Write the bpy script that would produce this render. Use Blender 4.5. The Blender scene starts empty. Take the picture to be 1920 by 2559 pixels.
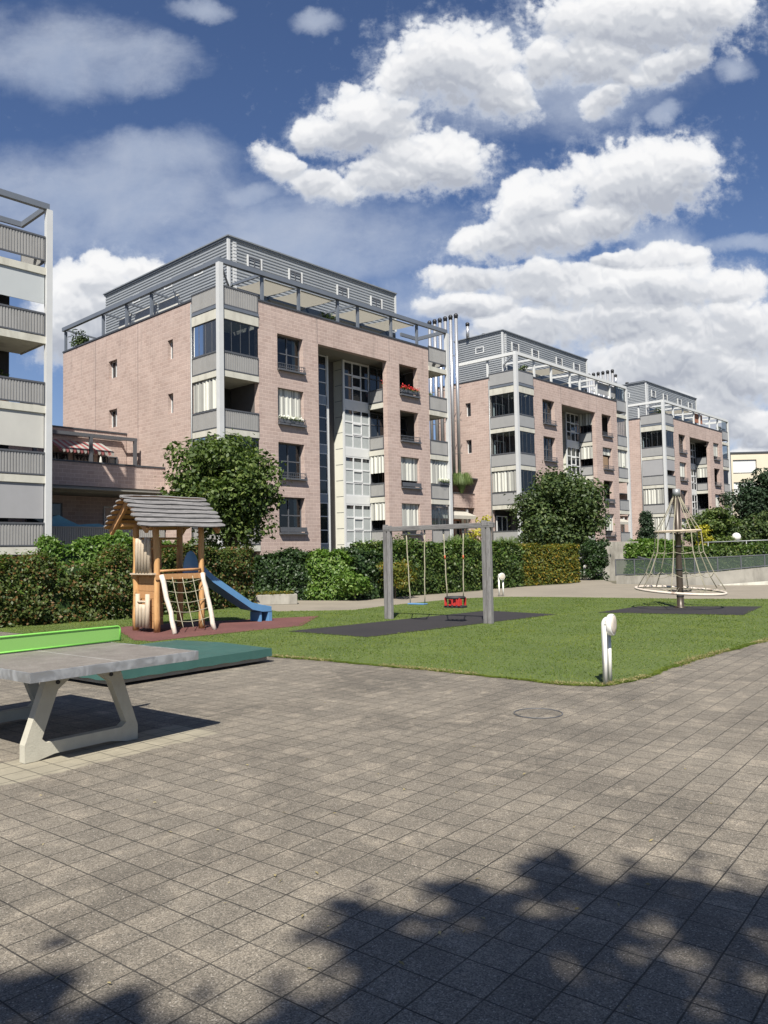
import bpy, math, random
import numpy as np
from mathutils import Matrix, Vector
R = math.radians
random.seed(7); rng = np.random.default_rng(11)
sc = bpy.context.scene; C = sc.collection

# ------------------------------------------------------------------ camera
P_, RO = 0.0519, 0.0185
right0 = Vector((1, 0, 0)); fwd = Vector((0, math.cos(P_), math.sin(P_))); up0 = Vector((0, -math.sin(P_), math.cos(P_)))
rt = math.cos(RO)*right0 - math.sin(RO)*up0; up = math.sin(RO)*right0 + math.cos(RO)*up0
cd = bpy.data.cameras.new("camera"); cam = bpy.data.objects.new("camera", cd); C.objects.link(cam)
M = Matrix((rt, up, -fwd)).transposed().to_4x4(); M.translation = Vector((0, 0, 1.6)); cam.matrix_world = M
cd.sensor_fit = 'VERTICAL'; cd.sensor_height = 36; cd.lens = 36*1956.2/2559; cd.shift_y = 0.0007
cd.clip_start = 0.05; cd.clip_end = 6000
sc.camera = cam

# ------------------------------------------------------------------ view
sc.view_settings.view_transform = 'Standard'; sc.view_settings.look = 'None'
sc.view_settings.exposure = 0.8; sc.view_settings.gamma = 1
sc.cycles.max_bounces = 8; sc.cycles.transparent_max_bounces = 16

# ------------------------------------------------------------------ sun
SEL = R(50); SAZ = 0.10
td = Vector((math.sin(SAZ)*math.cos(SEL), math.cos(SAZ)*math.cos(SEL), -math.sin(SEL)))
sl = bpy.data.lights.new("sun", 'SUN'); sl.energy = 5.0; sl.angle = R(0.55); sl.color = (1, 0.95, 0.87)
so = bpy.data.objects.new("sun", sl); C.objects.link(so); so.rotation_euler = td.to_track_quat('-Z', 'Y').to_euler()
so.location = (0, -20, 40)

# ------------------------------------------------------------------ node helper
class NT:
    def __init__(s, nt): s.nt = nt; s.L = nt.links
    def n(s, t, **kw):
        x = s.nt.nodes.new(t)
        for k, v in kw.items(): setattr(x, k, v)
        return x
    def put(s, sock, v):
        if isinstance(v, bpy.types.NodeSocket): s.L.new(v, sock)
        elif v is not None: sock.default_value = v
    def math(s, op, a, b=None, c=None, clamp=False):
        x = s.n('ShaderNodeMath', operation=op); x.use_clamp = clamp
        s.put(x.inputs[0], a); s.put(x.inputs[1], b)
        if c is not None: s.put(x.inputs[2], c)
        return x.outputs[0]
    def vm(s, op, a, b=None):
        x = s.n('ShaderNodeVectorMath', operation=op); s.put(x.inputs[0], a)
        if b is not None: s.put(x.inputs[1], b)
        return x.outputs['Value'] if op in ('LENGTH', 'DOT_PRODUCT', 'DISTANCE') else x.outputs[0]
    def noise(s, vec, scale, detail=4, rough=.5, dist=0, col=False, lac=2.0):
        x = s.n('ShaderNodeTexNoise'); s.put(x.inputs['Vector'], vec); x.inputs['Scale'].default_value = scale
        x.inputs['Detail'].default_value = detail; x.inputs['Roughness'].default_value = rough
        x.inputs['Distortion'].default_value = dist; x.inputs['Lacunarity'].default_value = lac
        return x.outputs['Color' if col else 'Fac']
    def ramp(s, f, stops, interp='LINEAR'):
        x = s.n('ShaderNodeValToRGB'); s.put(x.inputs[0], f); cr = x.color_ramp; cr.interpolation = interp
        while len(cr.elements) < len(stops): cr.elements.new(0.5)
        for e, (p, c) in zip(cr.elements, stops):
            e.position = p; e.color = (c, c, c, 1) if isinstance(c, (int, float)) else (*c, 1)
        return x.outputs[0]
    def mix(s, f, a, b, mode='MIX'):
        x = s.n('ShaderNodeMix', data_type='RGBA', blend_type=mode)
        s.put(x.inputs[0], f)
        for i, v in ((6, a), (7, b)):
            s.put(x.inputs[i], (*v, 1) if isinstance(v, tuple) and len(v) == 3 else v)
        return x.outputs[2]
    def mapr(s, v, a, b, c=0.0, d=1.0, smooth=False):
        x = s.n('ShaderNodeMapRange'); s.put(x.inputs[0], v)
        if smooth: x.interpolation_type = 'SMOOTHSTEP'
        for i, q in enumerate((a, b, c, d)): s.put(x.inputs[i+1], q)
        return x.outputs[0]

# ------------------------------------------------------------------ world: nishita sky with cumulus fields given as directions
w = bpy.data.worlds.new("World"); sc.world = w; w.use_nodes = True; w.node_tree.nodes.clear(); W = NT(w.node_tree)
sky = W.n('ShaderNodeTexSky', sky_type='NISHITA'); sky.sun_disc = False
sky.sun_elevation = SEL; sky.sun_rotation = math.pi + SAZ; sky.altitude = 300; sky.air_density = 1.0; sky.dust_density = 0.6; sky.ozone_density = 2.5
# each cloud: direction tangents (x/y, z/y), half sizes, weight   -- kind 0 cumulus, 1 thin veil
def dirt(px, py):   # a heading and height above the horizon, as tangents
    u, v = px*1.15663-960, py*1.15663-1281.3; c, s = math.cos(RO), math.sin(RO)
    a, b = u*c - v*s, u*s + v*c; q = Vector((a/1956.2, 1, -b/1956.2))
    y = q.y*math.cos(P_) - q.z*math.sin(P_); z = q.y*math.sin(P_) + q.z*math.cos(P_)
    return q.x/y, z/y
K = 1.15663/1956.2
CUM = [(985,140,160,92,-5),(1085,200,78,58,-20),(875,165,62,48,30),(800,262,112,78,0),(690,292,62,44,0),(935,345,128,66,0),(850,385,115,40,0),(705,402,72,32,-15),(600,352,62,34,-35),
       (1375,40,235,92,0),(1290,125,105,58,-10),(1500,15,120,60,0),(1440,142,98,38,22),(1308,215,52,32,25),(1180,130,55,60,0),
       (1390,385,160,92,8),(1480,352,72,60,0),(1150,450,112,70,22),(1210,495,215,46,12),(1040,515,72,34,12),(1330,560,60,20,0),
       (1000,603,82,30,0),(1180,610,115,48,0),(1385,628,235,62,0),(1565,622,90,40,0),(1420,560,110,32,0),
       (1460,765,190,98,20),(1345,815,110,72,10),(1600,715,95,80,0),(1490,890,160,72,0),(1115,708,98,46,0),(1010,655,110,30,0),(1640,930,80,50,0),(1560,810,130,90,0),(1380,700,200,60,0),(1610,1010,90,40,0),
       (218,608,98,60,0),(300,588,62,34,0),(150,690,80,95,0),(215,690,130,90,0)]
THIN = [(130,105,195,95,0),(310,130,120,62,0),(440,15,60,28,0),(690,50,60,24,0),(540,420,66,34,0),(1440,242,32,26,0),(1572,142,45,34,0),(1430,500,80,36,0),(1180,555,45,22,0),
        (200,430,380,125,0),(620,520,380,95,0),(330,330,190,60,0),(1200,650,420,80,0),(1060,740,200,90,0),(1620,530,120,20,-5),(1500,960,380,200,0),(1350,720,420,130,0),(1290,790,140,60,0),(1150,170,300,110,0)]
def field(lst, amt):
    g = bpy.data.node_groups.new("clouds_"+str(len(lst)), 'ShaderNodeTree')
    g.interface.new_socket("P", in_out='INPUT', socket_type='NodeSocketVector'); g.interface.new_socket("D", in_out='OUTPUT', socket_type='NodeSocketFloat'); g.interface.new_socket("H", in_out='OUTPUT', socket_type='NodeSocketFloat')
    G = NT(g); gi = G.n('NodeGroupInput'); go = G.n('NodeGroupOutput'); acc = hac = None
    for cx, cy, rx, ry, an in lst:
        tx, tz = dirt(cx, cy)
        q = G.vm('SUBTRACT', gi.outputs[0], (tx, tz, 0))
        if an:
            ro = G.n('ShaderNodeVectorRotate', rotation_type='Z_AXIS'); G.put(ro.inputs['Vector'], q); ro.inputs['Angle'].default_value = -R(an); q = ro.outputs[0]
        q = G.vm('MULTIPLY', q, (.94/(rx*K), .93/(ry*K), 0))
        v = G.math('SUBTRACT', 1.0, G.vm('DOT_PRODUCT', q, q))
        sq = G.n('ShaderNodeSeparateXYZ'); G.L.new(q, sq.inputs[0]); hq = sq.outputs[1]
        if acc is None: acc = v; hac = hq
        else:
            tt = G.math('MULTIPLY_ADD', G.math('SUBTRACT', v, acc), 1.3, .5, clamp=True)
            hac = G.math('ADD', hac, G.math('MULTIPLY', tt, G.math('SUBTRACT', hq, hac)))
            x = G.n('ShaderNodeMath', operation='SMOOTH_MAX'); G.put(x.inputs[0], acc); G.put(x.inputs[1], v); x.inputs[2].default_value = .35; acc = x.outputs[0]
    acc = G.math('MAXIMUM', acc, -1.5)
    G.L.new(acc, go.inputs[0]); G.L.new(hac, go.inputs[1]); return g
tc = W.n('ShaderNodeTexCoord'); sx = W.n('ShaderNodeSeparateXYZ'); W.L.new(tc.outputs['Generated'], sx.inputs[0])
yy = W.math('MAXIMUM', sx.outputs[1], 0.02)
cx_ = W.n('ShaderNodeCombineXYZ'); W.L.new(W.math('DIVIDE', sx.outputs[0], yy), cx_.inputs[0]); W.L.new(W.math('DIVIDE', sx.outputs[2], yy), cx_.inputs[1])
PP = cx_.outputs[0]
def warp(p, amp, scale, det=6):
    c = W.noise(p, scale, det, .62, col=True)
    return W.vm('ADD', p, W.vm('MULTIPLY', W.vm('SUBTRACT', c, (.5, .5, .5)), (amp, amp, 0)))
gC = field(CUM, 1); gT = field(THIN, 1)
def evalf(g, p):
    x = W.n('ShaderNodeGroup'); x.node_tree = g; W.L.new(p, x.inputs[0]); return x.outputs[0]
p0 = warp(PP, .026, 9, 2); p1 = warp(p0, .010, 40, 4)
def billow(p, sc1, det): return W.math('ABSOLUTE', W.math('MULTIPLY_ADD', W.noise(p, sc1, det, .5), 2.0, -1.0))
n2 = W.noise(PP, 9, 6, .6, .3)
def puff(p): return W.math('ADD', W.math('MULTIPLY', billow(p, 15, 1), 1.5), W.math('MULTIPLY', billow(p, 38, 2), .8))
pf = puff(p0); pfu = puff(W.vm('ADD', p0, (.002, .007, 0)))
gx = W.n('ShaderNodeGroup'); gx.node_tree = gC; W.L.new(p1, gx.inputs[0]); F0 = gx.outputs[0]; H0 = gx.outputs[1]
fine = W.math('SUBTRACT', W.noise(PP, 45, 10, .65), .5)
dC = W.math('ADD', W.math('ADD', F0, W.math('MULTIPLY', W.math('SUBTRACT', pf, .26), .95)), W.math('MULTIPLY', fine, W.mapr(H0, -1, .6, 2.2, 1.1)))
mr = W.n('ShaderNodeMapRange'); mC = mr.outputs[0]; mr.interpolation_type = 'SMOOTHSTEP'; W.L.new(dC, mr.inputs[0]); W.put(mr.inputs[1], W.mapr(H0, -1, .5, -.45, -.15)); W.put(mr.inputs[2], W.mapr(H0, -1, .5, .75, .28))
pt = warp(PP, .10, 5, 8)
dT = W.math('ADD', evalf(gT, pt), W.math('MULTIPLY', W.math('SUBTRACT', W.noise(W.vm('MULTIPLY', PP, (1, 1.6, 1)), 8, 10, .62, .2), .5), 2.2))
mT = W.math('MULTIPLY', W.mapr(dT, -.55, 1.2, smooth=True), .62)
# shading of cumulus: each billow is white on its sunlit top and grey towards its base
relief = W.math('MULTIPLY', W.math('SUBTRACT', pfu, pf), .42)
body = W.mapr(evalf(gC, W.vm('ADD', p0, (.004, .045, 0))), -.8, .9)
shade = W.math('ADD', W.math('ADD', W.math('MULTIPLY_ADD', H0, -.42, .36), W.math('MULTIPLY', body, .36)), relief)
ccol = W.ramp(shade, [(.20, (.96, .96, .965)), (.46, (.83, .84, .865)), (.70, (.62, .645, .695)), (.95, (.46, .49, .56))], 'EASE')
ccol = W.mix(W.mapr(dC, -.3, .6), (.72, .76, .83), ccol)
tcol = W.mix(W.mapr(n2, .3, .7), (.46, .54, .69), (.66, .71, .80))
SK = 0.085
skyc = W.mix(1.0, sky.outputs[0], (SK*.88, SK*.96, SK*1.17), 'MULTIPLY')
hz = W.mapr(sx.outputs[2], .0, .40, .45, 0.0)
skyc = W.mix(hz, skyc, (.30, .39, .56))
c1 = W.mix(W.math('MULTIPLY', mT, W.mapr(sx.outputs[1], .05, .2)), skyc, tcol)
halo = W.math('MULTIPLY', W.mapr(W.math('ADD', F0, W.math('MULTIPLY', fine, 5.0)), -1.1, 1.0, smooth=True), .55)
c1 = W.mix(W.math('MULTIPLY', halo, W.mapr(sx.outputs[1], .05, .2)), c1, (.60, .66, .77))
c2 = W.mix(W.math('MULTIPLY', mC, W.mapr(sx.outputs[1], .05, .2)), c1, ccol)
c3 = c2
bg = W.n('ShaderNodeBackground'); bg.inputs[1].default_value = 0.57; W.L.new(c3, bg.inputs[0])
wo = W.n('ShaderNodeOutputWorld'); W.L.new(bg.outputs[0], wo.inputs[0])
w.cycles.sampling_method = 'MANUAL'; w.cycles.sample_map_resolution = 512

# ------------------------------------------------------------------ materials
AL = .80
def mat(name, col, rough=.7, vary=.12, vscale=6, bump=0, bscale=40, metal=0, spec=.5, fn=None, coords='Object', dirt_=0, dcol=(.12,.11,.09), stretch=None):
    m = bpy.data.materials.new(name); m.use_nodes = True; nt = m.node_tree; nt.nodes.clear(); T = NT(nt)
    b = T.n('ShaderNodeBsdfPrincipled'); o = T.n('ShaderNodeOutputMaterial'); T.L.new(b.outputs[0], o.inputs[0])
    t = T.n('ShaderNodeTexCoord'); v = t.outputs[coords]
    if stretch: v = T.vm('MULTIPLY', v, stretch)
    b.inputs['Roughness'].default_value = rough; b.inputs['Metallic'].default_value = metal; b.inputs['Specular IOR Level'].default_value = spec
    c = (*col, 1)
    if fn: fn(T, b, v, t)
    else:
        k = T.mapr(T.noise(v, vscale, 6, .6), .25, .75, 1-vary, 1+vary)
        cc = T.mix(1, (*col, 1), k, 'MULTIPLY')
        if dirt_:
            d = T.mapr(T.noise(T.vm('MULTIPLY', v, (1, 1, .25)), vscale*.8, 8, .7), .5, .72, 0, dirt_)
            cc = T.mix(d, cc, (*dcol, 1))
        T.L.new(cc, b.inputs['Base Color'])
        if bump:
            bp = T.n('ShaderNodeBump'); bp.inputs['Strength'].default_value = bump; bp.inputs['Distance'].default_value = .01
            T.L.new(T.noise(v, bscale, 5, .6), bp.inputs['Height']); T.L.new(bp.outputs[0], b.inputs['Normal'])
    lk = b.inputs['Base Color'].links
    if lk and metal < .5:
        src = lk[0].from_socket; T.L.new(T.mix(1, src, (AL, AL, AL, 1), 'MULTIPLY'), b.inputs['Base Color'])
    return m

def blockfn(T, b, v, t):
    s = T.n('ShaderNodeSeparateXYZ'); T.L.new(v, s.inputs[0])
    cb = T.n('ShaderNodeCombineXYZ')
    T.L.new(T.math('ADD', s.outputs[0], s.outputs[1]), cb.inputs[0]); T.L.new(s.outputs[2], cb.inputs[1])
    br = T.n('ShaderNodeTexBrick'); T.L.new(cb.outputs[0], br.inputs['Vector'])
    br.offset = .5; br.inputs['Scale'].default_value = 1; br.inputs['Brick Width'].default_value = .40; br.inputs['Row Height'].default_value = .19
    br.inputs['Mortar Size'].default_value = .011; br.inputs['Mortar Smooth'].default_value = .35; br.inputs['Bias'].default_value = 0
    br.inputs['Color1'].default_value = (.440, .330, .285, 1); br.inputs['Color2'].default_value = (.520, .402, .350, 1); br.inputs['Mortar'].default_value = (.68, .54, .455, 1)
    big = T.mapr(T.noise(v, .45, 5, .6), .3, .7, .90, 1.08)
    fine = T.mapr(T.noise(v, 22, 4, .7), .3, .7, .93, 1.07)
    streak = T.noise(T.vm('MULTIPLY', v, (2.2, 2.2, .22)), 1.6, 6, .65)
    top = T.mapr(s.outputs[2], 10.5, 14.6, 0, .42)
    col = T.mix(1, T.mix(1, br.outputs['Color'], big, 'MULTIPLY'), fine, 'MULTIPLY')
    col = T.mix(T.math('MULTIPLY', T.mapr(streak, .52, .74), T.math('ADD', top, .10)), col, (.20, .165, .15))
    # blotchy courses where blocks were left unpainted
    br2 = T.mapr(T.noise(T.vm('MULTIPLY', v, (.9, .9, 5.2)), 1.3, 1, .3), .55, .6, 0, .22)
    col = T.mix(br2, col, (.52, .42, .37))
    T.L.new(col, b.inputs['Base Color'])
    bp = T.n('ShaderNodeBump'); bp.inputs['Strength'].default_value = .5; bp.inputs['Distance'].default_value = .01
    T.L.new(T.math('SUBTRACT', T.noise(v, 60, 3, .7), br.outputs['Fac']), bp.inputs['Height']); T.L.new(bp.outputs[0], b.inputs['Normal'])
Mt = {}
Mt['block'] = mat('pink_block', (.4, .3, .26), .9, fn=blockfn)
Mt['coping'] = mat('dark_coping', (.06, .065, .075), .5)
Mt['slab'] = mat('cream_concrete', (.60, .585, .50), .85, .08, 2, .2, 40, dirt_=.45, dcol=(.22, .2, .16))
Mt['panel'] = mat('grey_panel', (.36, .36, .35), .45, .05, 1.5, dirt_=.15, dcol=(.2, .2, .19))
Mt['panel_dark'] = mat('grey_panel_warm', (.34, .335, .32), .5, .06, 1.5, dirt_=.25, dcol=(.15, .14, .13))
Mt['frame'] = mat('dark_frame', (.10, .105, .115), .45)
Mt['post'] = mat('light_post', (.62, .63, .62), .45, .05, 2)
Mt['beam'] = mat('blue_grey_steel', (.155, .175, .205), .45, .06, 2)
Mt['white'] = mat('white_paint', (.70, .71, .69), .45, .04, 2)
Mt['whiteframe'] = mat('white_window_frame', (.74, .75, .74), .4, .04, 3)
Mt['cream'] = mat('cream_panel', (.78, .77, .66), .6, .05, 1, dirt_=.08)
Mt['clad'] = mat('metal_cladding', (.38, .40, .41), .42, .06, 1, metal=.1)
Mt['rooftop'] = mat('roof_metal', (.22, .24, .26), .5)
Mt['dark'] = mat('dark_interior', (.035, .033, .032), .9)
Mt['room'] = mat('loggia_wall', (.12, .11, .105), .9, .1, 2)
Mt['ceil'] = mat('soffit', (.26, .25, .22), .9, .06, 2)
Mt['blue_panel'] = mat('blue_grey_spandrel', (.24, .28, .32), .35)
Mt['stripe1'] = mat('blind_light', (.70, .70, .62), .9, .05, 3)
Mt['stripe2'] = mat('blind_grey', (.34, .34, .31), .9, .05, 3)
Mt['blindwhite'] = mat('roller_blind_white', (.50, .53, .53), .8, .04, 1)
Mt['blindcream'] = mat('roller_blind_cream', (.56, .55, .50), .85, .05, 1, dirt_=.15, dcol=(.35, .34, .3))
Mt['blindgrey'] = mat('roller_blind_grey', (.36, .36, .365), .85, .05, 1, dirt_=.15, dcol=(.22, .22, .2))
Mt['awncream'] = mat('cream_awning', (.70, .66, .54), .85, .05, 2)
m = bpy.data.materials.new('cream_awning_cloth'); m.use_nodes = True; m.node_tree.nodes.clear(); T = NT(m.node_tree); a1 = T.n('ShaderNodeBsdfDiffuse'); a1.inputs[0].default_value = (.50, .48, .42, 1); a2 = T.n('ShaderNodeBsdfTranslucent'); a2.inputs[0].default_value = (.55, .52, .44, 1); a3 = T.n('ShaderNodeMixShader'); a3.inputs[0].default_value = .3; T.L.new(a1.outputs[0], a3.inputs[1]); T.L.new(a2.outputs[0], a3.inputs[2]); o = T.n('ShaderNodeOutputMaterial'); T.L.new(a3.outputs[0], o.inputs[0]); Mt['awncream'] = m
Mt['awnred'] = mat('dark_red_awning', (.30, .09, .09), .85)
Mt['curtain'] = mat('net_curtain', (.42, .45, .44), .9, .08, 3)
Mt['steel'] = mat('stainless_flue', (.50, .50, .50), .4, .04, 3, metal=.75)
Mt['black'] = mat('black_cap', (.02, .02, .022), .5)
Mt['terracotta'] = mat('terracotta', (.35, .14, .08), .85)
Mt['shutter'] = mat('wood_shutter', (.33, .22, .13), .7)
def glassfn(T, b, v, t):
    b.inputs['Base Color'].default_value = (.018, .022, .026, 1); b.inputs['Roughness'].default_value = .06; b.inputs['Specular IOR Level'].default_value = .8
    bp = T.n('ShaderNodeBump'); bp.inputs['Strength'].default_value = .06; bp.inputs['Distance'].default_value = .05
    T.L.new(T.noise(v, .8, 2, .5), bp.inputs['Height']); T.L.new(bp.outputs[0], b.inputs['Normal'])
Mt['glass'] = mat('window_glass', (0, 0, 0), fn=glassfn)
m = bpy.data.materials.new('clear_glazing'); m.use_nodes = True; m.node_tree.nodes.clear(); T = NT(m.node_tree)
fr_ = T.n('ShaderNodeFresnel'); fr_.inputs[0].default_value = 1.45; gl = T.n('ShaderNodeBsdfGlossy'); gl.inputs[1].default_value = .03
tr = T.n('ShaderNodeBsdfTransparent'); tr.inputs[0].default_value = (.62, .70, .72, 1); mx = T.n('ShaderNodeMixShader')
T.L.new(T.math('ADD', T.math('MULTIPLY', fr_.outputs[0], 1.1), .03), mx.inputs[0]); T.L.new(tr.outputs[0], mx.inputs[1]); T.L.new(gl.outputs[0], mx.inputs[2])
o = T.n('ShaderNodeOutputMaterial'); T.L.new(mx.outputs[0], o.inputs[0]); Mt['clear'] = m

def woodfn(c1, c2, sc_=1.0, knots=.5):
    def f(T, b, v, t):
        g = T.noise(T.vm('MULTIPLY', v, (14, 14, 1.1)), 2.2*sc_, 8, .65, 1.0)
        g2 = T.noise(T.vm('MULTIPLY', v, (60, 60, 2.5)), 2, 4, .6)
        col = T.mix(T.mapr(g, .3, .7), (*c1, 1), (*c2, 1))
        col = T.mix(T.mapr(g2, .56, .7, 0, .5), col, (c1[0]*.45, c1[1]*.42, c1[2]*.4, 1))
        col = T.mix(T.mapr(T.noise(v, 5.5, 2, .5), .68, .74, 0, knots), col, (.16, .08, .035, 1))
        T.L.new(col, b.inputs['Base Color'])
        bp = T.n('ShaderNodeBump'); bp.inputs['Strength'].default_value = .6; bp.inputs['Distance'].default_value = .006
        T.L.new(T.math('ADD', g, g2), bp.inputs['Height']); T.L.new(bp.outputs[0], b.inputs['Normal'])
    return f
Mt['wood'] = mat('robinia_wood', (0, 0, 0), .75, fn=woodfn((.50, .25, .09), (.68, .40, .17)))
Mt['woodpale'] = mat('pale_weathered_wood', (0, 0, 0), .8, fn=woodfn((.50, .40, .29), (.66, .56, .43), knots=.2))
Mt['woodin'] = mat('orange_plank_wood', (0, 0, 0), .75, fn=woodfn((.44, .22, .085), (.56, .31, .14)))
Mt['woodwhite'] = mat('peeled_white_wood', (0, 0, 0), .8, fn=woodfn((.58, .48, .38), (.78, .71, .62), 1.6, .6))
def greywood(ax):
    def f(T, b, v, t):
        s = [9, 9, 9]; s[ax] = .8
        g = T.noise(T.vm('MULTIPLY', v, tuple(s)), 3, 8, .7, .6)
        s = [50, 50, 50]; s[ax] = 3
        g2 = T.noise(T.vm('MULTIPLY', v, tuple(s)), 2, 4, .6)
        isl = T.n('ShaderNodeNewGeometry').outputs['Random Per Island']
        col = T.mix(T.mapr(g, .3, .72), (.13, .125, .125, 1), (.29, .28, .27, 1))
        col = T.mix(T.mapr(g2, .55, .68, 0, .7), col, (.06, .055, .05, 1))
        col = T.mix(1, col, T.mapr(isl, 0, 1, .75, 1.2), 'MULTIPLY')
        T.L.new(col, b.inputs['Base Color'])
        bp = T.n('ShaderNodeBump'); bp.inputs['Strength'].default_value = .8; bp.inputs['Distance'].default_value = .006
        T.L.new(T.math('ADD', g, g2), bp.inputs['Height']); T.L.new(bp.outputs[0], b.inputs['Normal'])
    return f
Mt['greyroof'] = mat('weathered_roof_board', (0, 0, 0), .85, fn=greywood(0))
Mt['greypost'] = mat('weathered_swing_timber', (0, 0, 0), .85, fn=greywood(2))
Mt['greybeam'] = mat('weathered_beam_timber', (0, 0, 0), .85, fn=greywood(0))
Mt['blueplastic'] = mat('blue_slide_plastic', (.12, .28, .50), .35, .08, 4)
Mt['bluelight'] = mat('light_blue_plastic', (.12, .36, .52), .4)
Mt['rope'] = mat('cream_rope', (.38, .35, .25), .9, .2, 60)
Mt['ropeyellow'] = mat('yellow_rope', (.45, .44, .16), .9, .2, 60)
Mt['red'] = mat('red_plastic', (.50, .035, .03), .45)
Mt['orange'] = mat('orange_sleeve', (.55, .13, .05), .6)
Mt['blackrub'] = mat('black_rubber', (.025, .025, .027), .7)
Mt['bronze'] = mat('dark_bronze_pole', (.075, .058, .042), .4, .1, 8, metal=.3)
Mt['conc'] = mat('concrete', (.34, .32, .275), .9, .22, 1.4, .3, 30, dirt_=.8, dcol=(.11, .10, .08))
Mt['conctable'] = mat('table_leg_concrete', (.50, .475, .385), .85, .08, 8, .3, 60, dirt_=.15)
Mt['greenmesh'] = None
Mt['teal'] = mat('teal_tarpaulin', (.040, .110, .092), .5, .14, 3, .25, 9, dirt_=.12, dcol=(.12, .2, .17))
Mt['green'] = mat('light_green_frame', (.22, .58, .10), .4)
Mt['lampwhite'] = mat('cream_white_enamel', (.84, .83, .76), .35, .03, 8)
Mt['opal'] = mat('opal_lens', (.66, .58, .48), .35, .05, 8)
Mt['bark'] = mat('bark', (.13, .10, .075), .95, .3, 9, .8, 30, stretch=(1, 1, .3))
Mt['yellowwall'] = mat('pale_yellow_render', (.66, .59, .45), .9, .05, .6)
Mt['geranium'] = mat('red_geranium', (.62, .02, .02), .7)
Mt['greypole'] = mat('galvanised_steel', (.30, .31, .31), .5, metal=.4)

def tabletop(T, b, v, t):
    n = T.noise(v, 5, 8, .65, .4); n2 = T.noise(v, 60, 3, .6)
    col = T.mix(T.mapr(n, .3, .7), (.16, .14, .12, 1), (.25, .225, .195, 1)); col = T.mix(T.mapr(n2, .55, .75, 0, .5), col, (.42, .4, .37, 1))
    s = T.n('ShaderNodeSeparateXYZ'); T.L.new(t.outputs['Object'], s.inputs[0])
    ln = T.math('LESS_THAN', T.math('ABSOLUTE', T.math('SUBTRACT', s.outputs[0], .7625)), .004)
    T.L.new(T.mix(T.math('MULTIPLY', ln, .7), col, (.6, .6, .57, 1)), b.inputs['Base Color'])
    bp = T.n('ShaderNodeBump'); bp.inputs['Strength'].default_value = .3; bp.inputs['Distance'].default_value = .003
    T.L.new(n2, bp.inputs['Height']); T.L.new(bp.outputs[0], b.inputs['Normal'])
Mt['tabletop'] = mat('grey_table_surface', (0, 0, 0), .6, fn=tabletop)
def brushed(T, b, v, t):
    n = T.noise(v, 7, 3, .5, 1.2); b.inputs['Metallic'].default_value = .8
    b.inputs['Base Color'].default_value = (.55, .56, .56, 1)
    T.L.new(T.mapr(n, .35, .65, .35, .6), b.inputs['Roughness'])
    T.L.new(T.mix(T.mapr(n, .42, .6), (.52, .53, .53, 1), (.66, .67, .66, 1)), b.inputs['Base Color'])
    bp = T.n('ShaderNodeBump'); bp.inputs['Strength'].default_value = .15; bp.inputs['Distance'].default_value = .01
    T.L.new(n, bp.inputs['Height']); T.L.new(bp.outputs[0], b.inputs['Normal'])
Mt['brushed'] = mat('galvanised_table_edge', (0, 0, 0), .4, fn=brushed)
def greennet(T, b, v, t):
    b.inputs['Base Color'].default_value = (.20, .42, .10, 1); b.inputs['Roughness'].default_value = .5
    vo = T.n('ShaderNodeTexVoronoi'); vo.inputs['Scale'].default_value = 110; vo.inputs['Randomness'].default_value = 0; T.L.new(v, vo.inputs['Vector'])
    T.L.new(T.mapr(vo.outputs['Distance'], .24, .34, .05, 1), b.inputs['Alpha'])
Mt['greenmesh'] = mat('perforated_green_net', (0, 0, 0), fn=greennet)
def rubber(c):
    def f(T, b, v, t):
        n = T.noise(v, 160, 3, .8); n2 = T.noise(v, 1.2, 6, .65)
        col = T.mix(1, T.mix(T.mapr(n, .35, .65), (c[0]*.6, c[1]*.6, c[2]*.6, 1), (c[0]*1.4, c[1]*1.4, c[2]*1.4, 1)), T.mapr(n2, .3, .7, .8, 1.25), 'MULTIPLY')
        T.L.new(col, b.inputs['Base Color'])
    return f
Mt['redmat'] = mat('red_rubber', (0, 0, 0), .9, fn=rubber((.135, .050, .042)))
Mt['blackmat'] = mat('black_rubber_tiles', (0, 0, 0), .9, fn=rubber((.019, .016, .017)))

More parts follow.
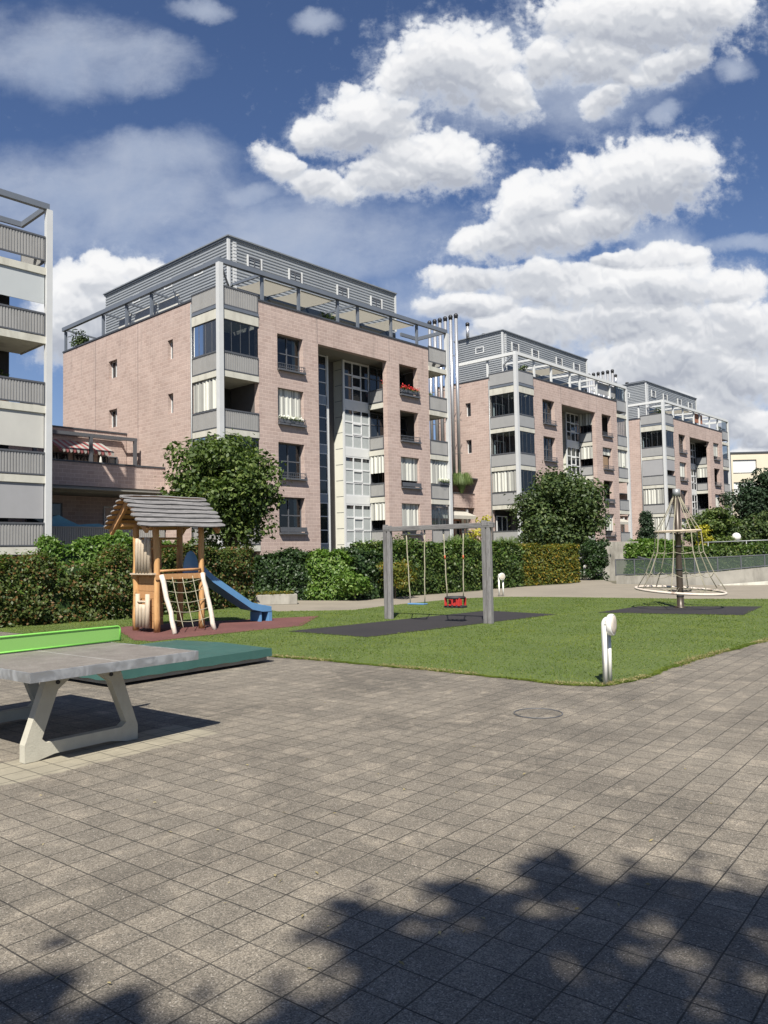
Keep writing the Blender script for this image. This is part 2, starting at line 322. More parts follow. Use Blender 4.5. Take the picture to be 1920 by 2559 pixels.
TA = R(52.2)
def paving(T, b, v, t):
    mp = T.n('ShaderNodeMapping'); mp.vector_type = 'POINT'; mp.inputs['Rotation'].default_value = (0, 0, -TA); mp.inputs['Location'].default_value = (.008, .084, 0)
    wob = T.vm('MULTIPLY', T.vm('SUBTRACT', T.noise(v, 2.5, 2, .5, col=True), (.5, .5, .5)), (.008, .008, 0))
    T.L.new(T.vm('ADD', v, wob), mp.inputs[0]); q = mp.outputs[0]
    br = T.n('ShaderNodeTexBrick'); T.L.new(q, br.inputs['Vector']); br.offset = 0; br.inputs['Scale'].default_value = 1
    br.inputs['Brick Width'].default_value = .2077; br.inputs['Row Height'].default_value = .200; br.inputs['Mortar Size'].default_value = .0044; br.inputs['Mortar Smooth'].default_value = .5
    br.inputs['Color1'].default_value = (.90, .90, .90, 1); br.inputs['Color2'].default_value = (1.09, 1.08, 1.07, 1); br.inputs['Mortar'].default_value = (1, 1, 1, 1)
    pat = T.mapr(T.noise(v, .55, 7, .62, .5), .34, .68); mid = T.noise(v, 3.5, 6, .7, .6)
    col = T.mix(pat, (.128, .112, .088, 1), (.232, .204, .160, 1))
    col = T.mix(T.mapr(mid, .50, .70, 0, .6), col, (.37, .32, .245, 1))
    col = T.mix(1, col, br.outputs['Color'], 'MULTIPLY')
    # exposed aggregate
    vo = T.n('ShaderNodeTexVoronoi'); vo.inputs['Scale'].default_value = 190; T.L.new(v, vo.inputs['Vector'])
    sp = T.n('ShaderNodeSeparateColor'); T.L.new(vo.outputs['Color'], sp.inputs[0])
    col = T.mix(1, col, T.mapr(sp.outputs[0], 0, 1, .48, 1.52), 'MULTIPLY')
    col = T.mix(T.math('MULTIPLY', T.math('GREATER_THAN', sp.outputs[1], .965), .55), col, (.55, .50, .42, 1))
    # rain-washed sandy strip beside the table tennis table
    d = T.vm('SUBTRACT', v, (-2.66, 6.30, 0)); e1 = T.vm('DOT_PRODUCT', d, (math.cos(R(52)), math.sin(R(52)), 0)); e2 = T.vm('DOT_PRODUCT', d, (-math.sin(R(52)), math.cos(R(52)), 0))
    ed = T.math('MULTIPLY', T.math('SUBTRACT', T.noise(v, 7, 5, .7), .5), .22)
    m1 = T.mapr(T.math('ABSOLUTE', T.math('ADD', e2, ed)), .30, .34, 1, 0); m2 = T.mapr(T.math('ABSOLUTE', T.math('ADD', T.math('SUBTRACT', e1, .38), ed)), 1.0, 1.08, 1, 0)
    col = T.mix(T.math('MULTIPLY', T.math('MULTIPLY', m1, m2), .85), col, T.mix(1, (.36, .325, .24, 1), T.mapr(mid, .3, .7, .85, 1.12), 'MULTIPLY'))
    jn = T.mapr(T.noise(v, 1.4, 5, .65), .35, .6, .55, 1)
    col = T.mix(T.math('MULTIPLY', br.outputs['Fac'], jn), col, (.022, .020, .015, 1))
    T.L.new(col, b.inputs['Base Color'])
    bp = T.n('ShaderNodeBump'); bp.inputs['Strength'].default_value = .85; bp.inputs['Distance'].default_value = .006
    T.L.new(T.math('SUBTRACT', T.math('MULTIPLY', sp.outputs[2], .32), T.math('MULTIPLY', br.outputs['Fac'], 1.3)), bp.inputs['Height']); T.L.new(bp.outputs[0], b.inputs['Normal'])
Mt['paving'] = mat('concrete_pavers', (0, 0, 0), .85, fn=paving)
Mt['path'] = mat('path_asphalt', (.27, .235, .18), .9, .14, .5, .4, 120, dirt_=.2)
def soil(T, b, v, t):
    n = T.noise(v, .6, 8, .65); n2 = T.noise(v, 30, 4, .7)
    col = T.mix(T.mapr(n, .3, .7), (.060, .095, .015, 1), (.100, .140, .024, 1)); col = T.mix(T.mapr(n2, .45, .75, 0, .6), col, (.15, .2, .05, 1))
    T.L.new(col, b.inputs['Base Color'])
Mt['lawn'] = mat('lawn', (0, 0, 0), .95, fn=soil)
Mt['earth'] = mat('earth', (.13, .12, .08), .95, .25, .3)

def leafmat(name, c1, c2, c3=None, trans=.35, tip=.0, rough=.42, patch=None):
    m = bpy.data.materials.new(name); m.use_nodes = True; m.node_tree.nodes.clear(); T = NT(m.node_tree)
    geo = T.n('ShaderNodeNewGeometry'); r = geo.outputs['Random Per Island']; t = T.n('ShaderNodeTexCoord')
    col = T.mix(r, (*c1, 1), (*c2, 1))
    if c3: col = T.mix(T.mapr(T.math('FRACT', T.math('MULTIPLY', r, 17.3)), 1-tip-.02, 1-tip+.02), col, (*c3, 1))
    if patch: col = T.mix(T.mapr(T.noise(t.outputs['Object'], .9, 4, .6), .48, .64, 0, .8), col, (*patch, 1))
    col = T.mix(1, col, (.9, .9, .9, 1), 'MULTIPLY')
    b = T.n('ShaderNodeBsdfPrincipled'); b.inputs['Roughness'].default_value = rough+.15; b.inputs['Specular IOR Level'].default_value = .35; T.L.new(col, b.inputs['Base Color'])
    tl = T.n('ShaderNodeBsdfTranslucent'); T.L.new(T.mix(1, col, (1.3, 1.5, .6, 1), 'MULTIPLY'), tl.inputs[0])
    mx = T.n('ShaderNodeMixShader'); mx.inputs[0].default_value = trans; T.L.new(b.outputs[0], mx.inputs[1]); T.L.new(tl.outputs[0], mx.inputs[2])
    o = T.n('ShaderNodeOutputMaterial'); T.L.new(mx.outputs[0], o.inputs[0]); return m
Mt['leafA'] = leafmat('tree_leaf', (.034, .062, .012), (.090, .135, .026), (.15, .19, .05), .25, .12)
Mt['leafB'] = leafmat('tree_leaf_dark', (.026, .050, .014), (.066, .100, .026), (.11, .14, .04), .2, .1)
Mt['leafC'] = leafmat('conifer_leaf', (.012, .030, .012), (.028, .052, .020), None, .1)
Mt['hedgedark'] = leafmat('laurel_leaf_dark', (.014, .034, .010), (.034, .066, .016), (.06, .10, .03), .15, .1, .32)
Mt['hedgebright'] = leafmat('laurel_leaf_bright', (.055, .125, .016), (.12, .20, .030), (.19, .27, .07), .3, .15, .32)
Mt['hedgemid'] = leafmat('hedge_leaf_mid', (.028, .058, .012), (.072, .115, .022), (.12, .15, .035), .25, .15, .35)
Mt['hedgered'] = leafmat('hedge_leaf_reddish', (.040, .068, .014), (.095, .120, .028), (.16, .09, .03), .25, .18, .35)
Mt['hedgeyellow'] = leafmat('hedge_leaf_yellow', (.060, .090, .014), (.145, .150, .022), (.28, .19, .02), .3, .22, .4)
Mt['grassblade'] = leafmat('grass_blade', (.075, .120, .014), (.135, .190, .024), (.27, .26, .09), .35, .05, .6, patch=(.185, .225, .036))
Mt['pampas'] = leafmat('pampas_grass', (.09, .15, .04), (.20, .26, .09), None, .3)
Mt['yellowleaf'] = leafmat('yellow_leaf', (.32, .30, .02), (.5, .45, .05), None, .3)
Mt['straw'] = leafmat('straw', (.24, .19, .08), (.42, .35, .18), None, .2, .0, .6)
Mt['rose'] = leafmat('white_bloom', (.7, .7, .65), (.8, .8, .75), None, .2)

# ------------------------------------------------------------------ mesh builder
class MB:
    def __init__(s, frame='F'): s.v = []; s.f = []; s.m = []; s.mi = 0; s.fr = frame; s.off = (0, 0, 0); s.sm = []; s.smooth = False
    def p(s, x, y, z):
        if s.fr == 'L': x, y = y, x
        s.v.append((x+s.off[0], y+s.off[1], z+s.off[2])); return len(s.v)-1
    def face(s, *ids): s.f.append(ids); s.m.append(s.mi); s.sm.append(s.smooth)
    def quad(s, a, b, c, d): s.face(*[s.p(*q) for q in (a, b, c, d)])
    def box(s, x0, x1, y0, y1, z0, z1):
        i = [s.p(x, y, z) for z in (z0, z1) for y in (y0, y1) for x in (x0, x1)]
        for q in ((0, 2, 3, 1), (4, 5, 7, 6), (0, 1, 5, 4), (2, 6, 7, 3), (0, 4, 6, 2), (1, 3, 7, 5)): s.face(*[i[k] for k in q])
    def bar(s, a, b, wd, ht, up=(0, 0, 1)):   # rectangular bar between two points
        a, b = Vector(a), Vector(b); d = (b-a).normalized(); u = Vector(up)
        sd = d.cross(u)
        if sd.length < 1e-4: sd = Vector((1, 0, 0))
        sd.normalize(); u = sd.cross(d).normalized(); i = []
        for q in (a, b):
            for sx_, sz_ in ((-1, -1), (1, -1), (1, 1), (-1, 1)):
                r = q + sd*sx_*wd/2 + u*sz_*ht/2; i.append(s.p(*r))
        for q in ((0, 1, 2, 3), (7, 6, 5, 4), (0, 4, 5, 1), (1, 5, 6, 2), (2, 6, 7, 3), (3, 7, 4, 0)): s.face(*[i[k] for k in q])
    def tube(s, pts, r, n=8, cap=True, wob=0):
        pts = [Vector(q) for q in pts]; rr = r if isinstance(r, (list, tuple)) else [r]*len(pts); rings = []; pu = None
        for k, q in enumerate(pts):
            d = (pts[min(k+1, len(pts)-1)]-pts[max(k-1, 0)]).normalized()
            if pu is None:
                pu = d.cross(Vector((0, 0, 1)));
                if pu.length < .05: pu = Vector((1, 0, 0))
            pu = (pu - d*pu.dot(d)).normalized(); pv = d.cross(pu); ring = []
            for j in range(n):
                a = 2*math.pi*j/n; rad = rr[k]*(1+wob*math.sin(j*2.1+k*1.3)); ring.append(s.p(*(q + pu*math.cos(a)*rad + pv*math.sin(a)*rad)))
            rings.append(ring)
        sm = s.smooth; s.smooth = True
        for k in range(len(rings)-1):
            for j in range(n): s.face(rings[k][j], rings[k][(j+1) % n], rings[k+1][(j+1) % n], rings[k+1][j])
        s.smooth = sm
        if cap: s.face(*rings[0][::-1]); s.face(*rings[-1])
    def torus(s, c, Rr, r, n=36, m=8, tilt=(0, 0)):
        c = Vector(c); ids = []
        for i in range(n):
            a = 2*math.pi*i/n; ring = []
            for j in range(m):
                b_ = 2*math.pi*j/m; x = (Rr+r*math.cos(b_))*math.cos(a); y = (Rr+r*math.cos(b_))*math.sin(a); z = r*math.sin(b_) + tilt[0]*x + tilt[1]*y
                ring.append(s.p(c.x+x, c.y+y, c.z+z))
            ids.append(ring)
        sm = s.smooth; s.smooth = True
        for i in range(n):
            for j in range(m): s.face(ids[i][j], ids[(i+1) % n][j], ids[(i+1) % n][(j+1) % m], ids[i][(j+1) % m])
        s.smooth = sm
    def lathe(s, c, prof, n=20, axis=(0, 0, 1)):
        ax = Vector(axis).normalized(); q = Vector((0, 0, 1)).rotation_difference(ax); rings = []
        for r, h in prof:
            rings.append([s.p(*(Vector(c) + q @ Vector((r*math.cos(2*math.pi*j/n), r*math.sin(2*math.pi*j/n), h)))) for j in range(n)])
        sm = s.smooth; s.smooth = True
        for k in range(len(rings)-1):
            for j in range(n): s.face(rings[k][j], rings[k][(j+1) % n], rings[k+1][(j+1) % n], rings[k+1][j])
        s.smooth = sm; s.face(*rings[0][::-1]); s.face(*rings[-1])
    def prism(s, poly, a0, a1, fn):  # poly of 2d points extruded between a0 and a1, fn(p,q,a)->xyz
        i0 = [s.p(*fn(x, y, a0)) for x, y in poly]; i1 = [s.p(*fn(x, y, a1)) for x, y in poly]; n = len(poly)
        s.face(*i0[::-1]); s.face(*i1)
        for k in range(n): s.face(i0[k], i0[(k+1) % n], i1[(k+1) % n], i1[k])
    def build(s, name, mats, parent=None, label=None, loc=None, rotz=None, bevel=0, **props):
        me = bpy.data.meshes.new(name); me.from_pydata(s.v, [], s.f)
        if not isinstance(mats, (list, tuple)): mats = [mats]
        for q in mats: me.materials.append(Mt[q] if isinstance(q, str) else q)
        me.polygons.foreach_set('material_index', s.m); me.polygons.foreach_set('use_smooth', s.sm); me.update()
        o = bpy.data.objects.new(name, me); C.objects.link(o)
        if parent: o.parent = parent
        if loc: o.location = loc
        if rotz is not None: o.rotation_euler = (0, 0, rotz)
        if bevel:
            bv = o.modifiers.new('bevel', 'BEVEL'); bv.width = bevel; bv.segments = 2; bv.limit_method = 'ANGLE'; bv.angle_limit = R(40)
        if label: o['label'] = label
        for k, v in props.items(): o[k] = v
        return o
def thing(name, label, cat, loc=(0, 0, 0), rotz=0, group=None):
    o = bpy.data.objects.new(name, None); C.objects.link(o); o.location = loc; o.rotation_euler = (0, 0, rotz); o.empty_display_size = .3
    o['label'] = label; o['category'] = cat
    if group: o['group'] = group
    return o
def tag(o, label, cat, group=None):
    o['label'] = label; o['category'] = cat
    if group: o['group'] = group
    return o
def kids(o): return [c for c in bpy.data.objects if c.parent == o]
def copy_tree(o, parent=None):
    ch = kids(o); c = o.copy(); C.objects.link(c); c.parent = parent
    for k in ch: copy_tree(k, c)
    return c

# ------------------------------------------------------------------ leaves (numpy)
def leaf_mesh(name, cen, nrm, size, m, parent=None, aspect=.6, fold=.15, **props):
    n = len(cen); nrm = nrm/np.linalg.norm(nrm, axis=1, keepdims=True)
    a = np.cross(nrm, rng.normal(size=(n, 3))); a /= np.linalg.norm(a, axis=1, keepdims=True)+1e-9; b = np.cross(nrm, a)
    s = size[:, None] if hasattr(size, '__len__') else size
    v = np.stack([cen-a*s, cen+b*s*aspect+nrm*s*fold, cen+a*s, cen-b*s*aspect+nrm*s*fold], 1).reshape(-1, 3)
    me = bpy.data.meshes.new(name); me.vertices.add(4*n); me.vertices.foreach_set('co', v.ravel().astype(np.float32))
    me.loops.add(4*n); me.loops.foreach_set('vertex_index', np.arange(4*n, dtype=np.int32))
    me.polygons.add(n); me.polygons.foreach_set('loop_start', np.arange(0, 4*n, 4, dtype=np.int32)); me.polygons.foreach_set('loop_total', np.full(n, 4, np.int32))
    me.update(); me.materials.append(Mt[m] if isinstance(m, str) else m)
    o = bpy.data.objects.new(name, me); C.objects.link(o)
    if parent: o.parent = parent
    for k, q in props.items(): o[k] = q
    return o
def crown(cx, cy, cz, rx, ry, rz, nclump, nleaf, ls, m, parent, name='crown', shape=None, cr=(.22, .36), fill=.35, seed=None):
    g = np.random.default_rng(seed) if seed else rng
    d = g.normal(size=(nclump, 3)); d /= np.linalg.norm(d, axis=1, keepdims=True); rad = g.uniform(.0, 1, nclump)**.45*.86
    az = np.arctan2(d[:, 1], d[:, 0]); sd_ = seed or 1; cc = d*rad[:, None]*(1+.16*np.sin(3*az+sd_)+.10*np.sin(5*az+2*sd_+4*d[:, 2])+.08*np.sin(7*d[:, 2]+sd_))[:, None]
    if shape: cc = shape(cc)
    R3 = np.array([rx, ry, rz]); cc = cc*R3 + np.array([cx, cy, cz]); r0 = g.uniform(cr[0], cr[1], nclump)*min(rx, ry)
    k = g.integers(0, nclump, nleaf); dd = g.normal(size=(nleaf, 3)); dd /= np.linalg.norm(dd, axis=1, keepdims=True)
    rr = np.where(g.random(nleaf) < .06, g.uniform(1.1, 1.6, nleaf), 1)*np.where(g.random(nleaf) < fill, g.random(nleaf)**.4, g.uniform(.88, 1.12, nleaf))
    pos = cc[k] + dd*(r0[k]*rr)[:, None]*np.array([1.1, 1.1, .78])
    nr = dd*.7 + g.normal(size=(nleaf, 3))*.55 + np.array([0, 0, .55])
    return leaf_mesh(name, pos, nr, ls*g.uniform(.6, 1.35, nleaf), m, parent)
def trunk(parent, x, y, z0, z1, r, cx, cy, top, spread, nl=6, seed=1):
    g = random.Random(seed); b = MB()
    b.tube([(x, y, z0), (x+.03, y, z0+(z1-z0)*.5), (x, y+.02, z1), ((x+cx)/2, (y+cy)/2, (z1+top)/2), (cx, cy, top)], [r*1.25, r, r*.85, r*.5, r*.12], 10, wob=.06)
    for i in range(nl):
        a = 2*math.pi*i/nl + g.random(); s = spread*g.uniform(.6, .9); zb = z1 + (top-z1)*.12*g.random(); zt = z1 + (top-z1)*g.uniform(.3, .85)
        b.tube([(x, y, zb-.2), (x+math.cos(a)*s*.45, y+math.sin(a)*s*.45, zb+(zt-zb)*.55), (x+math.cos(a)*s, y+math.sin(a)*s, zt)], [r*.5, r*.32, r*.06], 7)
    return b.build('trunk', 'bark', parent)

# ================================================================== SETTING
def sheet(name, pts, z, m):
    b = MB(); b.face(*[b.p(x, y, z) for x, y in pts]); return b.build(name, m, kind='structure')
sheet('ground', [(-900, -600), (900, -600), (900, 1500), (-900, 1500)], -.9, 'earth')
# upper deck (play court level) reaches the hedge line; the houses stand lower behind it
sheet('terrain', [(-40, -40), (60, -40), (60, 34), (17, 33.1), (13.6, 33.6), (10.6, 36.2), (12.5, 47), (24, 60), (6, 50), (-2, 34), (-9, 26.5), (-40, 4)], -.012, 'earth')
sheet('paving', [(-30, -30), (40, -30), (40, 30), (7.2, 14.9), (6.1, 13.9), (4.0, 11.7), (2.7, 10.1), (1.0, 11.2), (-.24, 12.0), (-1.70, 13.0), (-3.9, 14.6), (-30, 33.6)], -.004, 'paving')
LAWN = [(-13, 20.5), (-9.3, 18.2), (-3.9, 14.05), (-1.70, 12.45), (-.24, 11.40), (1.01, 10.42), (2.1, 9.42), (2.55, 9.3), (3.12, 9.75), (4.4, 11.31), (6.52, 13.47), (10.5, 17.6), (16, 23), (12.2, 23.8), (9.49, 24.64), (6.2, 26.7), (4.06, 27.6), (2.44, 27.0), (.11, 24.16), (-.93, 22.5), (-3.1, 22.5), (-4.6, 25.6), (-9, 23)]
sheet('lawn', LAWN, .002, 'lawn')
sheet('path', [(-3.1, 22.5), (-.93, 22.5), (.11, 24.16), (2.44, 27.0), (4.06, 27.6), (6.2, 26.7), (9.49, 24.64), (12.2, 23.8), (16, 23), (30, 22), (40, 30), (24, 32.5), (16.07, 33), (13.5, 33.5), (10.6, 36.2), (12.2, 45.7), (12.0, 48), (10.2, 48), (9.5, 38.4), (8.5, 36.7), (4.5, 33.9), (3.78, 31.9), (.13, 28.26), (-1.03, 26.95), (-3.46, 27.85), (-5.5, 27.6), (-4.6, 25.6)], -.001, 'path')
sheet('red_rubber_surface', [(-6.3, 18.2), (-4.9, 15.3), (-4.45, 15.0), (-3.93, 15.7), (-1.9, 17.75), (-1.75, 20.45), (-3.9, 19.6), (-5.0, 19.2)], .008, 'redmat')
sheet('black_rubber_surface', [(-2.06, 16.51), (-.36, 15.07), (4.25, 19.57), (2.73, 21.24)], .010, 'blackmat')
sheet('black_rubber_surface', [(5.35, 19.9), (7.0, 21.8), (10.0, 20.9), (8.33, 18.37)], .010, 'blackmat')

def inpoly(x, y, poly):
    ins = np.zeros(len(x), bool); n = len(poly)
    for i in range(n):
        x0, y0 = poly[i]; x1, y1 = poly[(i+1) % n]
        c = ((y0 > y) != (y1 > y)) & (x < (x1-x0)*(y-y0)/(y1-y0+1e-12)+x0); ins ^= c
    return ins
def grass():
    N = 420000; x = rng.uniform(-12, 16, N); y = rng.uniform(9, 28, N)
    keep = inpoly(x, y, LAWN) & (rng.random(N) < np.clip(1.25-(y-9)/24, .35, 1))
    for pl in ([(-6.2, 18.1), (-4.9, 15.4), (-4.45, 15.1), (-3.97, 15.8), (-2.0, 17.85), (-1.85, 20.35), (-5.0, 19.1)], [(-1.95, 16.5), (-.36, 15.17), (4.1, 19.57), (2.7, 21.1)], [(5.5, 19.9), (7.0, 21.7), (9.85, 20.85), (8.3, 18.47)]): keep &= ~inpoly(x, y, pl)
    keep &= np.abs(x/y) < .60
    x = x[keep]; y = y[keep]
    ex, ey = [], []   # ragged fringe growing over the paving edge
    for (x0, y0), (x1, y1) in zip(LAWN[2:12], LAWN[3:13]):
        L = math.hypot(x1-x0, y1-y0); k = int(L*2600); q = rng.random(k); off = rng.normal(0, .022, k)+.02*np.sin(q*L*5)+.012*np.sin(q*L*17)
        ex.append(x0+(x1-x0)*q+(y1-y0)/L*off); ey.append(y0+(y1-y0)*q-(x1-x0)/L*off)
    x = np.concatenate([x]+ex); y = np.concatenate([y]+ey); n = len(x)
    # ragged fringe over the paving edge
    a = rng.uniform(0, 2*np.pi, n); h = rng.uniform(.008, .024, n)*(1+.35*np.sin(x*3.1+y)*np.sin(y*2.3)); wd = rng.uniform(.0028, .0055, n)*(1+y/25)
    base = np.stack([x, y, np.full(n, .002)], 1); t = np.stack([np.cos(a), np.sin(a), np.zeros(n)], 1); lean = rng.normal(size=(n, 3))*.018; lean[:, 2] = 0
    v = np.stack([base-t*wd[:, None], base+t*wd[:, None], base+lean+np.array([0, 0, 1])*h[:, None]], 1).reshape(-1, 3)
    me = bpy.data.meshes.new('grass'); me.vertices.add(3*n); me.vertices.foreach_set('co', v.ravel().astype(np.float32)); me.loops.add(3*n); me.loops.foreach_set('vertex_index', np.arange(3*n, dtype=np.int32))
    me.polygons.add(n); me.polygons.foreach_set('loop_start', np.arange(0, 3*n, 3, dtype=np.int32)); me.polygons.foreach_set('loop_total', np.full(n, 3, np.int32)); me.update()
    me.materials.append(Mt['grassblade']); o = bpy.data.objects.new('grass', me); C.objects.link(o); o['kind'] = 'stuff'; tag(o, 'short mown green grass of the playground lawn', 'grass')
grass()
def fringe():
    ps = []
    for (x0, y0), (x1, y1) in zip(LAWN[2:12], LAWN[3:13]):
        L = math.hypot(x1-x0, y1-y0); k = int(L*420); q = rng.random(k); on = np.sin(q*L*2.2+x0*3) > -.35; off = rng.normal(.0, .045, k)
        ps.append(np.stack([x0+(x1-x0)*q+(y1-y0)/L*off, y0+(y1-y0)*q-(x1-x0)/L*off, rng.uniform(.006, .03, k)], 1)[on])
    ps = np.concatenate(ps); o = leaf_mesh('dry_grass', ps, rng.normal(size=(len(ps), 3))+np.array([0, 0, .8]), .022*rng.uniform(.5, 1.4, len(ps)), 'straw', aspect=.12)
    o['kind'] = 'stuff'; tag(o, 'straw coloured dead grass along the edge of the lawn', 'dry grass')
fringe()

# ================================================================== APARTMENT HOUSE
H = 2.85
def wall_holes(b, x0, x1, z0, z1, holes, y0=0, th=.35):
    xs = sorted({x0, x1, *[h[0] for h in holes], *[h[1] for h in holes]}); zs = sorted({z0, z1, *[h[2] for h in holes], *[h[3] for h in holes]})
    xs = [x for x in xs if x0 <= x <= x1]; zs = [z for z in zs if z0 <= z <= z1]
    def solid(i, j):
        if i < 0 or j < 0 or i >= len(xs)-1 or j >= len(zs)-1: return False
        cx, cz = (xs[i]+xs[i+1])/2, (zs[j]+zs[j+1])/2
        return not any(h[0] < cx < h[1] and h[2] < cz < h[3] for h in holes)
    y1 = y0+th
    for i in range(len(xs)-1):
        for j in range(len(zs)-1):
            if not solid(i, j): continue
            a, c, d, e = xs[i], xs[i+1], zs[j], zs[j+1]
            b.quad((a, y0, d), (c, y0, d), (c, y0, e), (a, y0, e)); b.quad((a, y1, d), (a, y1, e), (c, y1, e), (c, y1, d))
            if not solid(i-1, j): b.quad((a, y0, d), (a, y0, e), (a, y1, e), (a, y1, d))
            if not solid(i+1, j): b.quad((c, y0, d), (c, y1, d), (c, y1, e), (c, y0, e))
            if not solid(i, j-1): b.quad((a, y0, d), (a, y1, d), (c, y1, d), (c, y0, d))
            if not solid(i, j+1): b.quad((a, y0, e), (c, y0, e), (c, y1, e), (a, y1, e))
def window(par, fr, x0, x1, z0, z1, y, cols=2, rows=2, fm='frame', pm='glass', fw=.06, name='window', bands=None):
    b = MB(fr); b.box(x0, x1, y, y+.07, z0, z0+fw); b.box(x0, x1, y, y+.07, z1-fw, z1)
    b.box(x0, x0+fw, y, y+.07, z0+fw, z1-fw); b.box(x1-fw, x1, y, y+.07, z0+fw, z1-fw)
    for i in range(1, cols): q = x0+(x1-x0)*i/cols; b.box(q-fw/2, q+fw/2, y, y+.068, z0+fw, z1-fw)
    for j in range(1, rows): q = z0+(z1-z0)*j/rows; b.box(x0+fw, x1-fw, y+.003, y+.062, q-fw/2, q+fw/2)
    f = b.build(name, fm, par)
    b = MB(fr); b.quad((x0+.02, y+.04, z0+.02), (x1-.02, y+.04, z0+.02), (x1-.02, y+.04, z1-.02), (x0+.02, y+.04, z1-.02)); b.build('pane', pm, f)
    return f
def stripes(par, fr, x0, x1, z0, z1, y, seed=1, name='striped_blind', fold=.03):
    g = random.Random(seed); b = MB(fr); x = x0; i = 0; top = []; 
    n = max(4, int((x1-x0)/.085)); d = (x1-x0)/n
    for k in range(n):
        a, c = x0+k*d, x0+(k+1)*d; ya, yc = y+fold*math.sin(k*1.9), y+fold*math.sin((k+1)*1.9); b.mi = 0 if g.random() < .55 else 1
        b.quad((a, ya, z0), (c, yc, z0), (c, yc, z1), (a, ya, z1))
    return b.build(name, ['stripe1', 'stripe2'], par)
def ribpanel(b, x0, x1, z0, z1, y, pitch=.11, dep=.025):
    n = max(2, int((x1-x0)/pitch)); d = (x1-x0)/n
    for k in range(n):
        a = x0+k*d
        b.quad((a, y, z0), (a+d*.6, y, z0), (a+d*.6, y, z1), (a, y, z1)); b.quad((a+d*.6, y, z0), (a+d*.72, y+dep, z0), (a+d*.72, y+dep, z1), (a+d*.6, y, z1))
        b.quad((a+d*.72, y+dep, z0), (a+d*.95, y+dep, z0), (a+d*.95, y+dep, z1), (a+d*.72, y+dep, z1)); b.quad((a+d*.95, y+dep, z0), (a+d, y, z0), (a+d, y, z1), (a+d*.95, y+dep, z1))
def balustrade(par, segs, z0, z1, rib=True, m='panel'):
    """segs: (frame, x0, x1, y)"""
    b = MB()
    for fr, x0, x1, y in segs:
        b.fr = fr; b.mi = 0
        if rib: ribpanel(b, x0+.05, x1-.05, z0+.05, z1-.05, y)
        else: b.box(x0+.05, x1-.05, y, y+.03, z0+.05, z1-.05)
        b.mi = 1; b.box(x0, x1, y-.02, y+.06, z1-.05, z1+.02); b.box(x0, x1, y-.015, y+.055, z0-.01, z0+.05)
        b.box(x0, x0+.04, y-.01, y+.05, z0+.05, z1-.05); b.box(x1-.04, x1, y-.01, y+.05, z0+.05, z1-.05)
    return b.build('balustrade', [m, 'frame'], par)
def glazing(par, segs, z0, z1, n=4, m='clear'):
    b = MB()
    for fr, x0, x1, y in segs:
        b.fr = fr; b.mi = 0; b.quad((x0, y+.02, z0), (x1, y+.02, z0), (x1, y+.02, z1), (x0, y+.02, z1)); b.mi = 1
        for i in range(1, n): q = x0+(x1-x0)*i/n; b.box(q-.008, q+.008, y+.005, y+.035, z0, z1)
        b.box(x0, x1, y, y+.045, z1-.04, z1); b.box(x0, x1, y, y+.045, z0, z0+.035)
    return b.build('glazing', [m, 'frame'], par)
def railing(par, x0, x1, z0, y=-.12, solid=False, h=.28):
    b = MB()
    b.box(x0-.02, x1+.06, y-.06, .30, z0-.09, z0)
    if solid: b.box(x0, x1+.03, y, y+.03, z0+.04, z0+h)
    else:
        for zz in (z0+h, z0+.1): b.bar((x0, y, zz), (x1+.03, y, zz), .03, .03)
        n = 14
        for i in range(n+1): q = x0+(x1+.03-x0)*i/n; b.bar((q, y, z0), (q, y, z0+h), .014, .014)
        for q in (x0, x1+.03): b.bar((q, y, z0+h), (q, 0, z0+h), .03, .03)
    return b.build('window_railing', 'frame', par)
def corrug(b, x0, x1, y, z0, z1, pitch=.17, dep=.045):
    n = int((z1-z0)/pitch); d = (z1-z0)/n
    for k in range(n):
        a = z0+k*d
        for (za, ya), (zb, yb) in (((a, y), (a+d*.5, y)), ((a+d*.5, y), (a+d*.62, y+dep)), ((a+d*.62, y+dep), (a+d*.88, y+dep)), ((a+d*.88, y+dep), (a+d, y))):
            b.quad((x0, ya, za), (x1, ya, za), (x1, yb, zb), (x0, yb, zb))

